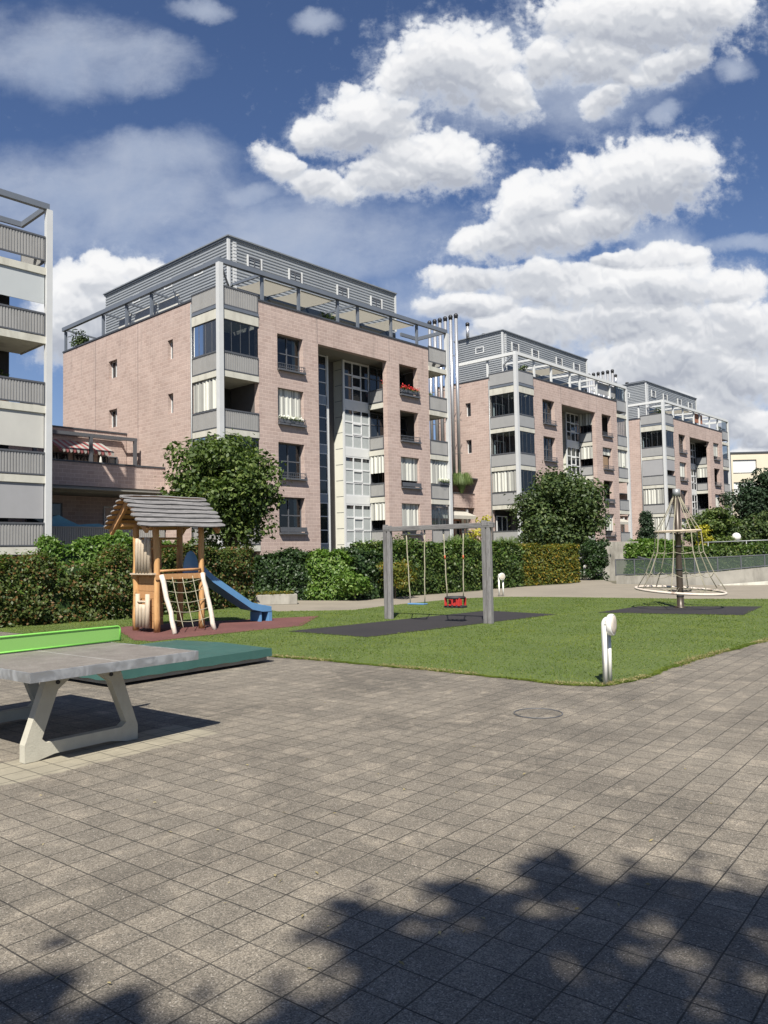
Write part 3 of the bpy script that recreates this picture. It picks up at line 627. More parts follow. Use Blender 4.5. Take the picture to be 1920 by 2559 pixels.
def house(name, label, loc, cfg):
    A_ = 47.5; t = thing(name, label, 'apartment building', loc, R(A_), 'row of pink block apartment houses')
    D = cfg.get('D', 16.6); col = cfg.get('pergola', 'beam'); rib = cfg.get('rib', True); pan = cfg.get('panel', 'panel'); Z0 = -1.0; BX = cfg.get('bx', 16.03)
    # ---- masonry
    wl, wr = (3.6, 5.38), (13.2, 14.93); holes = [(6.48, 12.08, Z0, 13.14)]
    for k in range(5):
        zt = 13.17-k*H; zb = zt-1.87
        holes += [(wl[0], wl[1], zb, zt), (wr[0], wr[1], zb, zt)]
    b = MB(); wall_holes(b, 2.36, BX, Z0, 14.6, holes, 0, .35)
    lh = []
    for k in range(2):
        lh += [(4.12, 4.62, 11.96-k*H, 13.0-k*H)]
        if D > 12: lh += [(9.89, 10.84, 11.96-k*H, 13.0-k*H)]
    b.fr = 'L'; wall_holes(b, 2.40, D, Z0, 14.6, lh, 0, .35); b.fr = 'F'
    b.box(BX-.35, BX, 2.45, D, Z0, 14.6); b.box(.35, 15.68, D-.35, D, Z0, 14.6)
    b.build('wall', 'block', t)
    for a_, c_, d_, e_ in lh: window(t, 'L', a_, c_, d_, e_, .2, 2 if c_-a_ > .7 else 1, 1, 'whiteframe', 'glass', .05)
    b = MB(); b.box(2.34, BX+.03, -.04, .40, 14.6, 14.69); b.fr = 'L'; b.box(2.38, D+.03, -.04, .40, 14.602, 14.692); b.fr = 'F'; b.box(15.66, 16.06, .41, D, 14.6, 14.69)
    b.build('coping', 'coping', t)
    for x_, z0_, z1_ in ((6.42, 13.16, 14.58), (12.3, 13.16, 14.58), (6.2, -1, 1.7)): b = MB(); b.box(x_, x_+.02, -.004, .004, z0_, z1_); b.build('movement_joint', 'coping', t)
    if D > 12:
        for y_ in (7.6, 12.4): b = MB('L'); b.box(y_, y_+.02, -.004, .004, 3, 14.58); b.build('movement_joint', 'coping', t)
    # ---- inner body, floors of loggias, dark rooms
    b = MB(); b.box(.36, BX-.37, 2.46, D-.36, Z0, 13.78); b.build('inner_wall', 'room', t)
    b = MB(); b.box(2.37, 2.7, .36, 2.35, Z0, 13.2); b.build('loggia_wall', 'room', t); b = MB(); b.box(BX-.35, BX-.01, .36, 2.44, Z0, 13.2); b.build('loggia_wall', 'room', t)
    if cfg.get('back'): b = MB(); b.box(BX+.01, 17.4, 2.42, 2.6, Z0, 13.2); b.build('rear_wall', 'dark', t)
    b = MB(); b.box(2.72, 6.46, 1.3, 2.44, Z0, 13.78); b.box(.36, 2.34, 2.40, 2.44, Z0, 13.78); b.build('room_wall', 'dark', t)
    b = MB()
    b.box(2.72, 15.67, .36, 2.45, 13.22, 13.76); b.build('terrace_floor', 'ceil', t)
    # ---- penthouse
    px0, px1, py0, py1, pz0, pz1 = 2.61, 16.1, 2.8, cfg.get('PD', 16.16), 13.8, 18.84
    b = MB(); corrug(b, px0, px1, py0, 16.2, pz1); b.fr = 'L'; corrug(b, py0, py1, px0, 13.85, pz1); b.fr = 'F'
    b.box(px0+.06, px1, py0+.06, py1, pz0, pz1-.02); pent = b.build('penthouse', 'clad', t)
    b = MB(); b.box(px0+.03, px1, py0-.01, py0+.05, pz0, 16.2); b.build('penthouse_glazing', 'glass', pent)
    b = MB(); b.box(px0-.12, px1+.12, py0-.12, py1+.12, pz1, pz1+.07); b.box(px0-.06, px1+.06, py0-.06, py1+.06, pz1-.10, pz1-.002); b.build('roof', 'rooftop', pent)
    b = MB(); b.box(px0-.05, px0+.09, py0-.05, py0+.09, pz0, pz1-.1); b.build('corner_trim', 'post', pent); b = MB(); b.box(px1-.03, px1+.08, py0-.06, py0+.05, 16.3, pz1-.1); b.build('corner_trim', 'post', pent); b = MB(); b.box(px0+.28, px0+.54, py0-.012, py0+.03, 14.1, 18.7)
    for k in range(24): b.box(px0+.3, px0+.52, py0-.03, py0+.02, 14.2+k*.19, 14.27+k*.19)
    b.build('vent_strip', 'post', pent)
    for x0, x1 in ((3.85, 4.87), (6.83, 7.87), (10.7, 11.72), (13.71, 14.8)):
        f = window(pent, 'F', x0+.08, x1-.08, 17.52, 18.1, py0-.03, 2, 1, 'frame'); b = MB()
        b.box(x0, x0+.07, py0-.08, py0+.04, 17.44, 18.18); b.box(x1-.07, x1, py0-.08, py0+.04, 17.44, 18.18); b.box(x0+.07, x1-.07, py0-.08, py0+.04, 17.44, 17.5); b.build('surround', 'post', f)
    for y0 in ((5.2, 8.3, 11.9) if D > 12 else (4.6,)):
        f = window(pent, 'L', y0, y0+.8, 17.45, 17.95, px0-.03, 1, 1, 'whiteframe')
    b = MB(); b.lathe((px0+1.2, py0+2.6, pz1), [(.12, 0), (.12, .35), (.18, .36), (.18, .5), (.05, .55)], 12); b.build('roof_vent', 'black', pent)
    if cfg.get('chimney'):
        f = MB(); f.lathe((2.42, 6.0, pz1), [(.13, 0), (.13, 1.0)], 14); f = f.build('chimney', 'steel', pent)
        b = MB(); b.lathe((2.42, 6.0, pz1+1.0), [(.16, 0), (.17, .22), (.06, .3)], 14); b.build('cap', 'black', f)
        b = MB()
        for q in (3.6, 5.2): b.bar((q-.6, 4.4, pz1+.12), (q+.6, 4.4, pz1+.5), 1.6, .05)
        b.build('solar_panel', 'coping', pent)
    # ---- pergola
    b = MB(); zt = 16.2; b.box(-.13, 17.98, -.10, .10, zt-.24, zt); b.fr = 'L'; b.box(.10, (D if D > 12 else 5.1), -.095, .095, zt-.235, zt-.005)
    b.fr = 'F'
    px = [2.72, 5.21, 8.13, 9.75, 12.64, 15.08]
    for x in px: b.box(x-.07, x+.07, .05, .19, 14.69, zt-.24)
    ly = [y for y in (2.55, 6.39, 9.01, 11.7, 16.5) if y < D+.2]
    for y in ly[(1 if D > 12 else 0):]: b.box(.05, .19, y-.07, y+.07, 14.69, zt-.235)
    for x in px: b.bar((x, .10, zt-.12), (x, py0-.02, zt-.02), .09, .14)
    if D > 12:
        for y in ly[1:]: b.bar((.10, y, zt-.12), (px0-.05, y, zt-.3), .08, .1)
    b.bar((.1, .1, zt-.12), (px0, py0, zt-.12), .08, .12)
    b.box(17.86, 17.98, .10, 2.5, zt-.235, zt-.005); b.box(px1+.1, 17.86, 2.38, 2.5, zt-.235, zt-.01)
    b.build('pergola', col, t)
    # terrace awnings under the pergola
    for a, c in cfg.get('awn', ()):
        b = MB(); n = 12
        for k in range(n):
            ya, yb = .25+(py0-.4)*k/n, .25+(py0-.4)*(k+1)/n; sg = lambda y: 15.93+.16*((y-.25)/(py0-.4)) - .05*math.sin(math.pi*min(1, (y-.25)/(py0-.4)))
            b.quad((a+.1, ya, sg(ya)), (c-.1, ya, sg(ya)), (c-.1, yb, sg(yb)), (a+.1, yb, sg(yb)))
        b.bar((a+.1, .22, 15.9), (c-.1, .22, 15.9), .05, .06); b.build('awning', 'awncream', t)
    if D > 12:   # folded-arm awnings and windbreak cloths over the left terrace
        for y0, y1 in ((4.4, 6.3), (6.5, 8.8), (9.2, 10.6)):
            b = MB('L'); b.quad((y0, .45, 14.75), (y1, .45, 14.75), (y1, .55, 15.55), (y0, .55, 15.6)); b.build('windbreak', 'blindcream', t)
            b = MB('L'); b.bar((y0+.2, .35, 15.75), (y0+1.6, 1.7, 16.0), .05, .05); b.bar((y0+.2, .35, 15.75), (y0+.1, .6, 15.1), .04, .04); b.build('awning_arm', 'white', t)
    if cfg.get('screen'):
        a_, c_, mm_ = cfg['screen']; b = MB(); b.box(a_, c_, .21, .24, 14.95, 15.93); b.build('side_screen', mm_, t)
    # ---- corner loggia column
    cz = [11.62-k*H for k in range(5)]
    b = MB(); b.box(-.13, .13, -.13, .13, Z0, zt-.24); b.build('corner_post', 'post', t)
    b = MB(); b.box(17.86, 18.10, -.12, .12, Z0, zt-.24); b.build('corner_post', 'post', t)
    b = MB('L'); b.tube([(2.36, -.06, Z0), (2.36, -.06, 14.4)], .045, 8); b.build('downpipe', 'greypole', t)
    for k in range(5):
        zf = 10.40-k*H
        b = MB(); b.box(.02, 2.355, .02, 2.39, zf, zf+.26); b.box(-.03, 2.35, -.03, .02, zf-.02, zf+.27); b.box(-.032, .018, .021, 2.39, zf-.02, zf+.27)
        bal = b.build('balcony', 'slab', t)
        balustrade(bal, [('F', .14, 2.34, -.02), ('L', .14, 2.36, -.02)], zf+.30, zf+1.22, rib, pan)
        for kind, fr in zip(cfg['corner'][k], ('L', 'F')):
            z0, z1 = zf+1.24, zf+H-.02
            if kind == 'g': glazing(bal, [(fr, .14, 2.34, 0)], z0, z1, 4)
            elif kind == 's': stripes(bal, fr, .14, 2.32, z0+.05, z1, .05, k+3)
            elif kind == 'b':
                q = MB(fr); q.box(.14, 2.32, .0, .03, z0+.02, z1); q.build('roller_blind', 'blindgrey', bal)
            elif kind == 'h':
                q = MB(fr); q.box(.14, 2.32, .0, .03, z0+.5, z1); q.build('roller_blind', 'blindgrey', bal)
        f = window(bal, 'F', .5, 1.9, zf+.3, zf+2.4, 2.32, 2, 1, 'whiteframe')
    b = MB(); b.box(-.04, 2.355, -.04, .02, 13.24, 13.74); b.box(-.042, .018, .021, 2.395, 13.24, 13.74); b.mi = 1; b.box(-.07, 2.35, -.07, 2.38, 13.75, 13.9); b.mi = 0
    b.box(.03, 2.355, .03, 2.39, 13.40, 13.73); bal = b.build('balcony', ['slab', 'beam'], t)
    balustrade(bal, [('F', .14, 2.34, -.02), ('L', .14, 2.38, -.02)], 13.93, 14.88, rib, pan)
    # ---- left column of windows
    for k in range(5):
        zt_ = 13.17-k*H; zb = zt_-1.87; kind = cfg['left'][k]
        f = window(t, 'F', wl[0], wl[1], zb, zt_, .30, 2, 2, 'frame', 'clear')
        if kind != 's':
            q = MB()
            for a_, c_ in ((wl[0]+.06, wl[0]+.30+.12*(k % 2)), (wl[1]-.34+.1*(k % 3), wl[1]-.06)):
                nn = 7
                for j in range(nn): xa, xb = a_+(c_-a_)*j/nn, a_+(c_-a_)*(j+1)/nn; q.quad((xa, .52+.03*(j % 2), zb), (xb, .52+.03*((j+1) % 2), zb), (xb, .52+.03*((j+1) % 2), zt_), (xa, .52+.03*(j % 2), zt_))
            q.build('curtain', 'curtain', f)
        railing(f, wl[0], wl[1], zb+.02, solid=(k == 3))
        if kind == 's': stripes(f, 'F', wl[0]+.03, wl[1]-.03, zb+.42, zt_-.01, .2, k+20, fold=.02)
    # ---- right column (openings of the second loggia)
    for k in range(5):
        zt_ = 13.17-k*H; zb = zt_-1.87; kind = cfg['right'][k]; r_ = railing(t, wr[0], wr[1], zb+.02, solid=(k in (2, 4)))
        if kind == 's': stripes(r_, 'F', wr[0]+.02, wr[1]-.02, zb+.45, zt_-.01, .18, k+40, fold=.02)
        if kind == 'w': q = MB(); q.box(wr[0]+.3, wr[1]-.4, .22, .27, zb, zb+1.1); q.build('shutter', 'shutter', r_); stripes(r_, 'F', wr[0]+.02, wr[1]-.02, zb+1.25, zt_-.01, .18, k+40, fold=.02)
        zf = 10.40-k*H
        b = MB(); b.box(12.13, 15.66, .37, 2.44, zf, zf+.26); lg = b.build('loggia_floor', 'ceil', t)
    # ---- portal: side face balconies
    for k in range(5):
        zf = 10.40-k*H; b = MB(); b.box(12.05, 12.12, .36, 1.55, zf-.03, zf+.28); bal = b.build('balcony', 'slab', t)
        balustrade(bal, [('L', .37, 1.52, 12.06)], zf+.33, zf+1.12, rib, pan)
        if cfg['inner'][k] == 's': stripes(bal, 'L', .37, 1.5, zf+1.75, zf+H-.05, 12.1, k+60)
    # ---- glazed stair bay
    b = MB(); b.box(9.99, 10.10, 1.66, 3.1, Z0, 13.2); sh = b.build('shaft_wall', 'cream', t)
    b = MB()
    for k in range(14): z = 12.6-k*.95; b.box(9.982, 9.991, 1.7, 2.35, z, z+.025)
    b.build('joint', 'frame', sh)
    for k in range(5):
        z1 = 10.27-(k-1)*H; z0 = z1-2.37
        f = window(t, 'F', 10.0, 12.2, z0, z1, 1.6, 3, 3, 'whiteframe', 'glass', .08, 'stair_window')
        b = MB(); b.box(10.7, 10.74, 1.58, 1.65, z0+.83, z0+1.55); b.box(11.44, 11.48, 1.58, 1.65, z0+.83, z0+1.55); b.box(10.74, 11.44, 1.58, 1.65, z0+.83, z0+.93); b.box(10.74, 11.44, 1.58, 1.65, z0+1.46, z0+1.55); b.build('casement', 'whiteframe', f)
        b = MB(); b.box(9.99, 12.2, 1.59, 1.66, z1+.001, min(z1+.479, 13.2)); b.build('spandrel', 'white', f)
        if k and cfg.get('curt', 1):
            b = MB()
            for q in (10.09, 10.81, 11.53): b.quad((q, 1.632, z0+.05), (q+.60, 1.632, z0+.05), (q+.60, 1.632, z1-.3), (q, 1.632, z1-.3))
            b.build('curtain', 'curtain', f)
        f = window(t, 'F', 12.25, 15.66, z0+.1, z1, 1.6, 5, 3, 'frame', 'glass', .05, 'loggia_window')
        f = window(t, 'F', 6.84, 8.60, z0, z1, 1.6, 2, 3, 'whiteframe', 'glass', .05, 'stair_window')
        b = MB(); b.box(6.84, 8.6, 1.61, 1.67, z1+.001, min(z1+.479, 13.2)); b.build('spandrel', 'blue_panel', f)
    b = MB(); b.box(8.60, 8.72, 1.56, 1.70, Z0, 13.2); b.box(9.90, 10.0, 1.56, 1.66, Z0, 13.2); b.build('mullion', 'white', t)
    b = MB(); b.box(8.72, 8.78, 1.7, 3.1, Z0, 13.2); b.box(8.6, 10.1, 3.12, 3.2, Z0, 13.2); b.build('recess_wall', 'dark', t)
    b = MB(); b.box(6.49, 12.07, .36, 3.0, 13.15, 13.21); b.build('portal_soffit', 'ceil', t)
    # ---- right balcony bay
    for k in range(-1, 5):
        zf = 10.40-k*H; z0_ = zf; b = MB(); b.box(BX+.01, 17.84, .02, 2.4, zf, zf+.24); b.box(BX+.01, 17.9, -.04, .02, zf-.03, zf+.26); b.box(17.85, 17.9, .021, 2.4, zf-.03, zf+.26)
        bal = b.build('balcony', 'slab', t); zz = zf+.30 if k >= 0 else 13.86
        if k >= 0: balustrade(bal, [('F', BX+.03, 17.84, -.02), ('L', .14, 2.4, 17.86)], zf+.30, zf+1.22, rib, pan)
        else: balustrade(bal, [('F', BX+.03, 17.84, -.02), ('L', .14, 2.4, 17.86)], 13.8, 14.80, rib, pan)
        kind = cfg['bay'][k+1]
        if kind == 'g': glazing(bal, [('F', BX+.03, 17.84, 0)], zf+1.24, zf+H-.02, 5)
        elif kind == 's': stripes(bal, 'F', BX+.03, 17.84, zf+1.3, zf+H-.05, .1, k+80)
        elif kind in ('W', 'Cm', 'G'):
            q = MB(); q.box(BX+.03, 17.82, .02, .05, zf+(1.62 if kind == 'W' else 1.40), zf+H-.03); q.build('roller_blind', {'W': 'blindwhite', 'Cm': 'blindcream', 'G': 'blindgrey'}[kind], bal)
    return t

h1 = house('apartment_building', 'nearest pink block house behind the play tower, with dark grey roof pergola', (-7.83, 37.61, 0),
      dict(pergola='beam', rib=True, panel='panel_dark', awn=[(2.9, 5.1), (5.4, 8.0), (9.9, 12.5), (12.8, 15.0)],
           corner=['gg', 's-', 'gg', 'gg', '--'], left='-s---', right='--sss', inner='--sss', bay='---sg-'))
h2 = house('apartment_building', 'middle pink block house with white pergola, behind the round tree and yellowish hedge', (9.82, 56.63, 0),
      dict(D=7.4, PD=7.4, pergola='white', rib=False, chimney=True, awn=[(5.4, 8.0)], screen=(12.75, 17.7, 'panel'), corner=['gg', 'gg', 'sg', '--', '--'], left='-----', right='-w-s-', inner='ssss-', bay='ggs--g', curt=0))
h3 = house('apartment_building', 'farthest pink block house with white pergola, behind the rope climbing pyramid', (27.62, 76.36, 0),
      dict(D=7.4, PD=7.4, pergola='white', rib=False, chimney=True, awn=[(5.4, 8.0)], screen=(8.4, 10.8, 'terracotta'), corner=['gg', 'bh', 's-', 'sb', '--'], left='-w-s-'.replace('w', 's'), right='s-s--', inner='-s-s-', bay='gg-g--', curt=0))
h0 = house('apartment_building', 'grey balcony tower of the house cut off by the left edge of the photo', (-25.73, 18.30, 0),
      dict(pergola='beam', rib=True, panel='panel_dark', corner=['gg', 's-', 'gg', 'gg', '--'], left='-s---', right='--sss', inner='--sss', bx=15.2, back=True, bay=['-', 'W', '-', 'Cm', 'G', '-']))

# ---- flues
def flues(loc, s0, label):
    t = thing('flue_stack', label, 'flue pipes', loc, R(47.5), 'rows of steel flue pipes between the houses')
    for i in range(6):
        d = 4.2+i*.515; b = MB(); b.tube([(s0, d, 7.15), (s0, d, 19.45)], .125, 14); p = b.build('flue_pipe', 'steel', t)
        b = MB(); b.lathe((s0, d, 19.25), [(.15, 0), (.15, .12), (.17, .16), (.17, .26), (.10, .36), (.03, .38)], 14); b.build('flue_cap', 'black', p)
        b = MB(); b.tube([(s0+.35, d+.25, 7.15), (s0+.35, d+.25, 15.6)], .05, 8)
        for z in (9, 11.5, 14, 16.5): b.box(s0-.14, s0+.4, d-.02, d+.02, z, z+.06)
        b.build('bracket', 'greypole', p)
    return t
flues((9.82, 56.63, 0), -1.5, 'tall steel flue pipes between the nearest and the middle pink house')
flues((27.62, 76.36, 0), -2.0, 'steel flue pipes between the middle and the farthest pink house')

# ---- link wing between left tower and house one
t = thing('link_wing', 'low shaded terrace wing between the left balcony tower and the nearest pink house', 'terrace building', (-7.83, 37.61, 0), R(47.5), 'low wings linking the pink houses')
b = MB(); b.box(-8.3, -.03, 4.9, 5.15, 5.12, 6.24); b.box(-8.3, -.03, 8.8, 9.1, 5.0, 8.5); b.box(-8.3, -.03, 6.9, 7.2, -1, 4.78); b.build('wall', 'block', t)
b = MB(); b.box(-8.3, -.02, 4.86, 5.2, 6.245, 6.32); b.box(-8.3, -.02, 8.76, 9.14, 8.505, 8.58); b.build('coping', 'coping', t)
b = MB(); b.box(-8.3, -.02, 4.95, 8.78, 4.8, 5.10); b.box(-8.3, -.02, 4.75, 6.88, 1.8, 2.05); b.box(-8.3, -.02, 3.9, 4.94, 4.86, 4.92); b.build('slab', 'ceil', t)
b = MB(); ribpanel(b, -8.2, -.1, 2.1, 3.1, 4.82); b.box(-8.2, -.1, 4.79, 4.87, 3.1, 3.15); b.build('balustrade', 'panel_dark', t)
b = MB(); b.box(-8.3, -.4, 7.0, 7.14, 7.88, 8.05); b.box(-8.3, -.4, 8.62, 8.74, 8.1, 8.2)
for x in (-7.6, -5.9, -3.0, -.5): b.box(x-.08, x+.08, 7.0, 7.14, 5.10, 7.88); b.bar((x, 7.07, 7.97), (x, 8.7, 8.15), .08, .1)
b.build('pergola', 'frame', t)
aw = MB()
for k in range(16):
    x0 = -4.6+k*.19; aw.mi = k % 2; aw.quad((x0, 8.7, 7.85), (x0+.19, 8.7, 7.85), (x0+.19, 7.35, 7.25), (x0, 7.35, 7.25)); aw.quad((x0, 7.35, 7.25), (x0+.19, 7.35, 7.25), (x0+.19, 7.34, 7.08), (x0+.1, 7.34, 7.02))
aw.build('awning', ['awnred', 'stripe2'], t)
for x0 in (-4.5, -3.1, -1.7): window(t, 'F', x0, x0+1.1, 5.2, 7.2, 8.72, 2, 1, 'frame')
window(t, 'F', -2.4, -.9, 3.0, 4.3, 6.83, 2, 2, 'whiteframe'); window(t, 'F', -6.4, -4.6, 2.2, 4.4, 6.83, 2, 1, 'frame')
b = MB(); n = 14
pr = [(-6.1, 3.55), (-5.6, 3.7), (-5.1, 3.45), (-4.6, 3.25), (-4.1, 3.3), (-3.6, 3.32), (-3.2, 3.2), (-3.0, 3.0)]
b.prism([(-6.1, 2.1)]+pr+[(-3.0, 2.1)], 5.1, 5.7, lambda x, y, a: (x, a, y)); tag(b.build('water_slide', 'bluelight', loc=(-7.83, 37.61, 0), rotz=R(47.5)), 'light blue curved plastic slide on the shaded ground floor terrace', 'toy slide')
b = MB(); b.lathe((-2.55, 6.9, 5.1), [(.05, 0), (.05, .3), (.16, .9), (.05, 1.7), (.01, 1.8)], 10); tag(b.build('closed_parasol', 'blindcream', loc=(-7.83, 37.61, 0), rotz=R(47.5)), 'closed pale parasol in front of the red striped awning', 'parasol')

# ---- link wing between house one and two
def wing2(loc, label):
    t = thing('link_wing', label, 'terrace building', loc, R(47.5), 'low wings linking the pink houses')
    b = MB(); b.box(-8.2, -.03, 3.97, 4.3, 4.9, 5.94); b.box(-8.2, -.03, 4.6, 16, -1, 4.88); b.box(-8.2, -.6, 6.5, 16, 4.92, 7.15); b.build('wall', 'block', t)
    b = MB(); b.box(-8.2, -.02, 3.92, 4.35, 5.945, 6.0); b.box(-8.2, -.5, 6.45, 16, 7.155, 7.22); b.box(-2.1, -.02, 3.6, 6.5, 7.05, 7.13); b.build('coping', 'coping', t)
    b = MB(); b.box(-8.1, -.05, 4.0, 4.04, .2, 1.4); b.build('balustrade', 'panel', t)
    b = MB()
    for x in (-6.3, -4.2, -.8): b.box(x-.09, x+.09, 4.06, 4.2, -1, 4.8)
    b.build('post', 'post', t)
    b = MB(); b.quad((-8, 4.5, 4.75), (-.9, 4.5, 4.75), (-.9, 3.2, 4.25), (-8, 3.2, 4.25)); b.quad((-8, 3.2, 4.25), (-.9, 3.2, 4.25), (-.9, 3.19, 4.0), (-8, 3.19, 4.0)); b.build('awning', 'awncream', t)
    b = MB(); b.box(-2.6, -2.3, 4.3, 4.36, 1.4, 4.2); b.box(-1.2, -.95, 4.3, 4.36, 1.4, 4.2); b.build('curtain', 'white', t)
    window(t, 'F', -4.6, -1.0, 1.5, 4.0, 4.52, 4, 1, 'terracotta'); return t
wing2((9.82, 56.63, 0), 'low pink terrace wing with planter and cream awning between the nearest and the middle house')
wing2((27.62, 76.36, 0), 'low pink wing between the middle and the farthest house')

A2 = R(47.5)
def loc2(o, s, d, z=0): return (o[0]+math.cos(A2)*s-math.sin(A2)*d, o[1]+math.sin(A2)*s+math.cos(A2)*d, z)
O0, O1, O2, O3 = (-25.73, 18.30), (-7.83, 37.61), (9.82, 56.63), (27.62, 76.36)
def tuft(name, label, cat, p, r, h, n, m, seed, w_=.012, group=None):
    g = random.Random(seed); b = MB()
    for i in range(n):
        a = g.uniform(0, 6.28); l = g.uniform(.5, 1)*r; hh = g.uniform(.6, 1)*h; x, y = math.cos(a), math.sin(a); tx, ty = -y*w_, x*w_
        q = [(l*.1*x, l*.1*y, 0), (l*.45*x, l*.45*y, hh*.8), (l*.8*x, l*.8*y, hh), (l*x, l*y, hh*.55)]; pr = None
        for k, c in enumerate(q):
            s = 1-k/3.2; cur = (b.p(c[0]-tx*s, c[1]-ty*s, c[2]), b.p(c[0]+tx*s, c[1]+ty*s, c[2]))
            if pr: b.face(pr[0], pr[1], cur[1], cur[0])
            pr = cur
    o = b.build(name, m, loc=p); tag(o, label, cat, group); return o
tuft('pampas_grass', 'arching green grass plant in the pink planter between the nearest and middle house', 'plant', loc2(O2, -1.7, 3.9, 5.95), 1.05, 1.55, 900, 'pampas', 3, .022)
def shrub(name, label, cat, p, r, h, n, ls, m, seed, group=None, pot=None):
    t = thing(name, label, cat, p, 0, group)
    crown(0, 0, h*.62, r, r, h*.42, 14, n, ls, m, t, 'foliage', seed=seed, cr=(.3, .5))
    b = MB()
    if pot: b.lathe((0, 0, 0), [(.14, 0), (.2, .3), (.22, .32)], 12); b.build('pot', pot, t); b = MB()
    b.tube([(0, 0, .2 if pot else -.1), (0, 0, h*.7)], [.03, .015], 6); b.build('stem', 'bark', t); return t
shrub('terrace_shrub', 'bushy dark shrub at the far left corner of the nearest roof terrace', 'shrub', loc2(O1, .9, 15.3, 13.8), .95, 2.2, 1500, .07, 'leafB', 5)
shrub('potted_shrub', 'round dark shrub on the roof terrace corner of the nearest house', 'potted plant', loc2(O1, 1.2, .9, 13.9), .5, 1.5, 500, .07, 'leafB', 6, pot='terracotta')
shrub('potted_shrub', 'dark shrub between the cream awnings of the nearest roof terrace', 'potted plant', loc2(O1, 8.0, .7, 13.8), .6, 1.9, 600, .07, 'leafB', 7, pot='terracotta')
shrub('potted_shrub', 'green shrub on the roof terrace corner of the middle house', 'potted plant', loc2(O2, 2.0, .8, 13.9), .6, 1.8, 500, .07, 'leafA', 8, pot='terracotta')
shrub('potted_shrub', 'green shrub at the right end of the roof terrace of the middle house', 'potted plant', loc2(O2, 17, .7, 13.9), .6, 1.9, 500, .07, 'leafA', 9, pot='terracotta')
shrub('potted_shrub', 'green shrub on the roof terrace corner of the farthest house', 'potted plant', loc2(O3, 1.0, .8, 13.9), .6, 1.8, 400, .08, 'leafA', 10, pot='terracotta')
shrub('potted_shrub', 'leafy plant on the third balcony of the right bay of the nearest house', 'potted plant', loc2(O1, 17.2, .5, 5.0), .4, 1.5, 350, .06, 'hedgemid', 51, pot='terracotta')
shrub('potted_shrub', 'small plant on the right bay balcony of the nearest house, below the roof balcony', 'potted plant', loc2(O1, 16.6, .5, 10.7), .3, 1.3, 250, .05, 'hedgebright', 52, pot='terracotta')
shrub('potted_shrub', 'plant on the glazed right bay of the middle house, second from the roof', 'potted plant', loc2(O2, 17.2, .5, 7.85), .4, 1.5, 300, .07, 'hedgemid', 53, pot='terracotta')
shrub('potted_shrub', 'plant on the topmost right bay balcony of the farthest house', 'potted plant', loc2(O3, 17.2, .5, 13.8), .5, 1.6, 300, .08, 'hedgemid', 54, pot='terracotta')
shrub('potted_shrub', 'plant on the open balcony of the left balcony tower', 'potted plant', loc2(O0, 16.6, 1.2, 7.85), .35, 1.45, 300, .05, 'hedgemid', 55, pot='terracotta')
shrub('young_tree', 'yellow leaved young tree beside the cream awning between the houses', 'tree', loc2(O2, -1.4, 2.5, .1), .75, 5.0, 500, .10, 'yellowleaf', 12)
shrub('young_tree', 'small yellow tree in front of the farthest pink house', 'tree', (24.3, 60, .5), .7, 3.4, 400, .09, 'yellowleaf', 13)
def flowers(label, p, L, seed, red=True):
    t = thing('flower_box', label, 'flower box', p, A2, 'flower boxes on the balconies'); g = np.random.default_rng(seed)
    b = MB(); b.box(0, L, -.1, .1, 0, .17); b.build('box', 'frame', t)
    n = 500; x = g.uniform(0, L, n); pos = np.stack([x, g.normal(0, .08, n)-.03, .18+np.abs(g.normal(0, .09, n))], 1)
    leaf_mesh('foliage', pos[:250]-[0, 0, .05], g.normal(size=(250, 3))+[0, -.5, .6], .045, 'hedgemid', t)
    leaf_mesh('blossom', pos[250:]+[0, 0, .05], g.normal(size=(250, 3))+[0, -.6, .6], .045*g.uniform(.7, 1.3, 250), 'geranium' if red else 'rose', t)
flowers('red geraniums in the right hand window opening under the nearest roof', loc2(O1, 13.25, -.05, 11.45), 1.65, 1)
flowers('red and yellow flowers on the balcony beside the glazed stair', loc2(O1, 12.1, .35, 11.62), .5, 2)
flowers('white flowers under the striped blind in the second window row', loc2(O1, 3.65, -.05, 8.5), 1.6, 3, False)
flowers('pink white flowers on the lower right balcony of the nearest house', loc2(O1, 16.9, .0, 5.95), .9, 4, False)

# ---- pale yellow house far right
t = thing('yellow_house', 'pale yellow flat roofed house with white blinds behind the dark trees at right', 'house', (49.1, 110, 0), R(-3))
b = MB(); wall_holes(b, 0, 40, -1, 14.75, [(.25, 3.5, 11.9, 13.85), (.25, 3.5, 8.8, 10.7), (9, 12.3, 11.9, 13.85), (9, 12.3, 8.8, 10.7), (16, 19.3, 11.9, 13.85)], 0, .4)
b.box(0, .3, .4, 14, -1, 14.75); b.box(0, 40, 13.7, 14, -1, 14.74); b.build('wall', 'yellowwall', t)
b = MB(); b.box(-.15, 40.2, -.15, 14.2, 14.76, 14.95); b.build('roof', 'coping', t)
for x in (.25, 9, 16):
    for z in (11.9, 8.8):
        f = window(t, 'F', x, x+3.25, z, z+1.92, .3, 3, 1, 'whiteframe'); b = MB(); b.box(x+.05, x+3.2, .18, .22, z+.15, z+1.9); b.build('roller_blind', 'white', f)
b = MB(); b.box(-.12, -.01, .2, 13, -1, 14.6); b.build('side_sheet', 'coping', t)  # thin dark sheet over the left side of the house

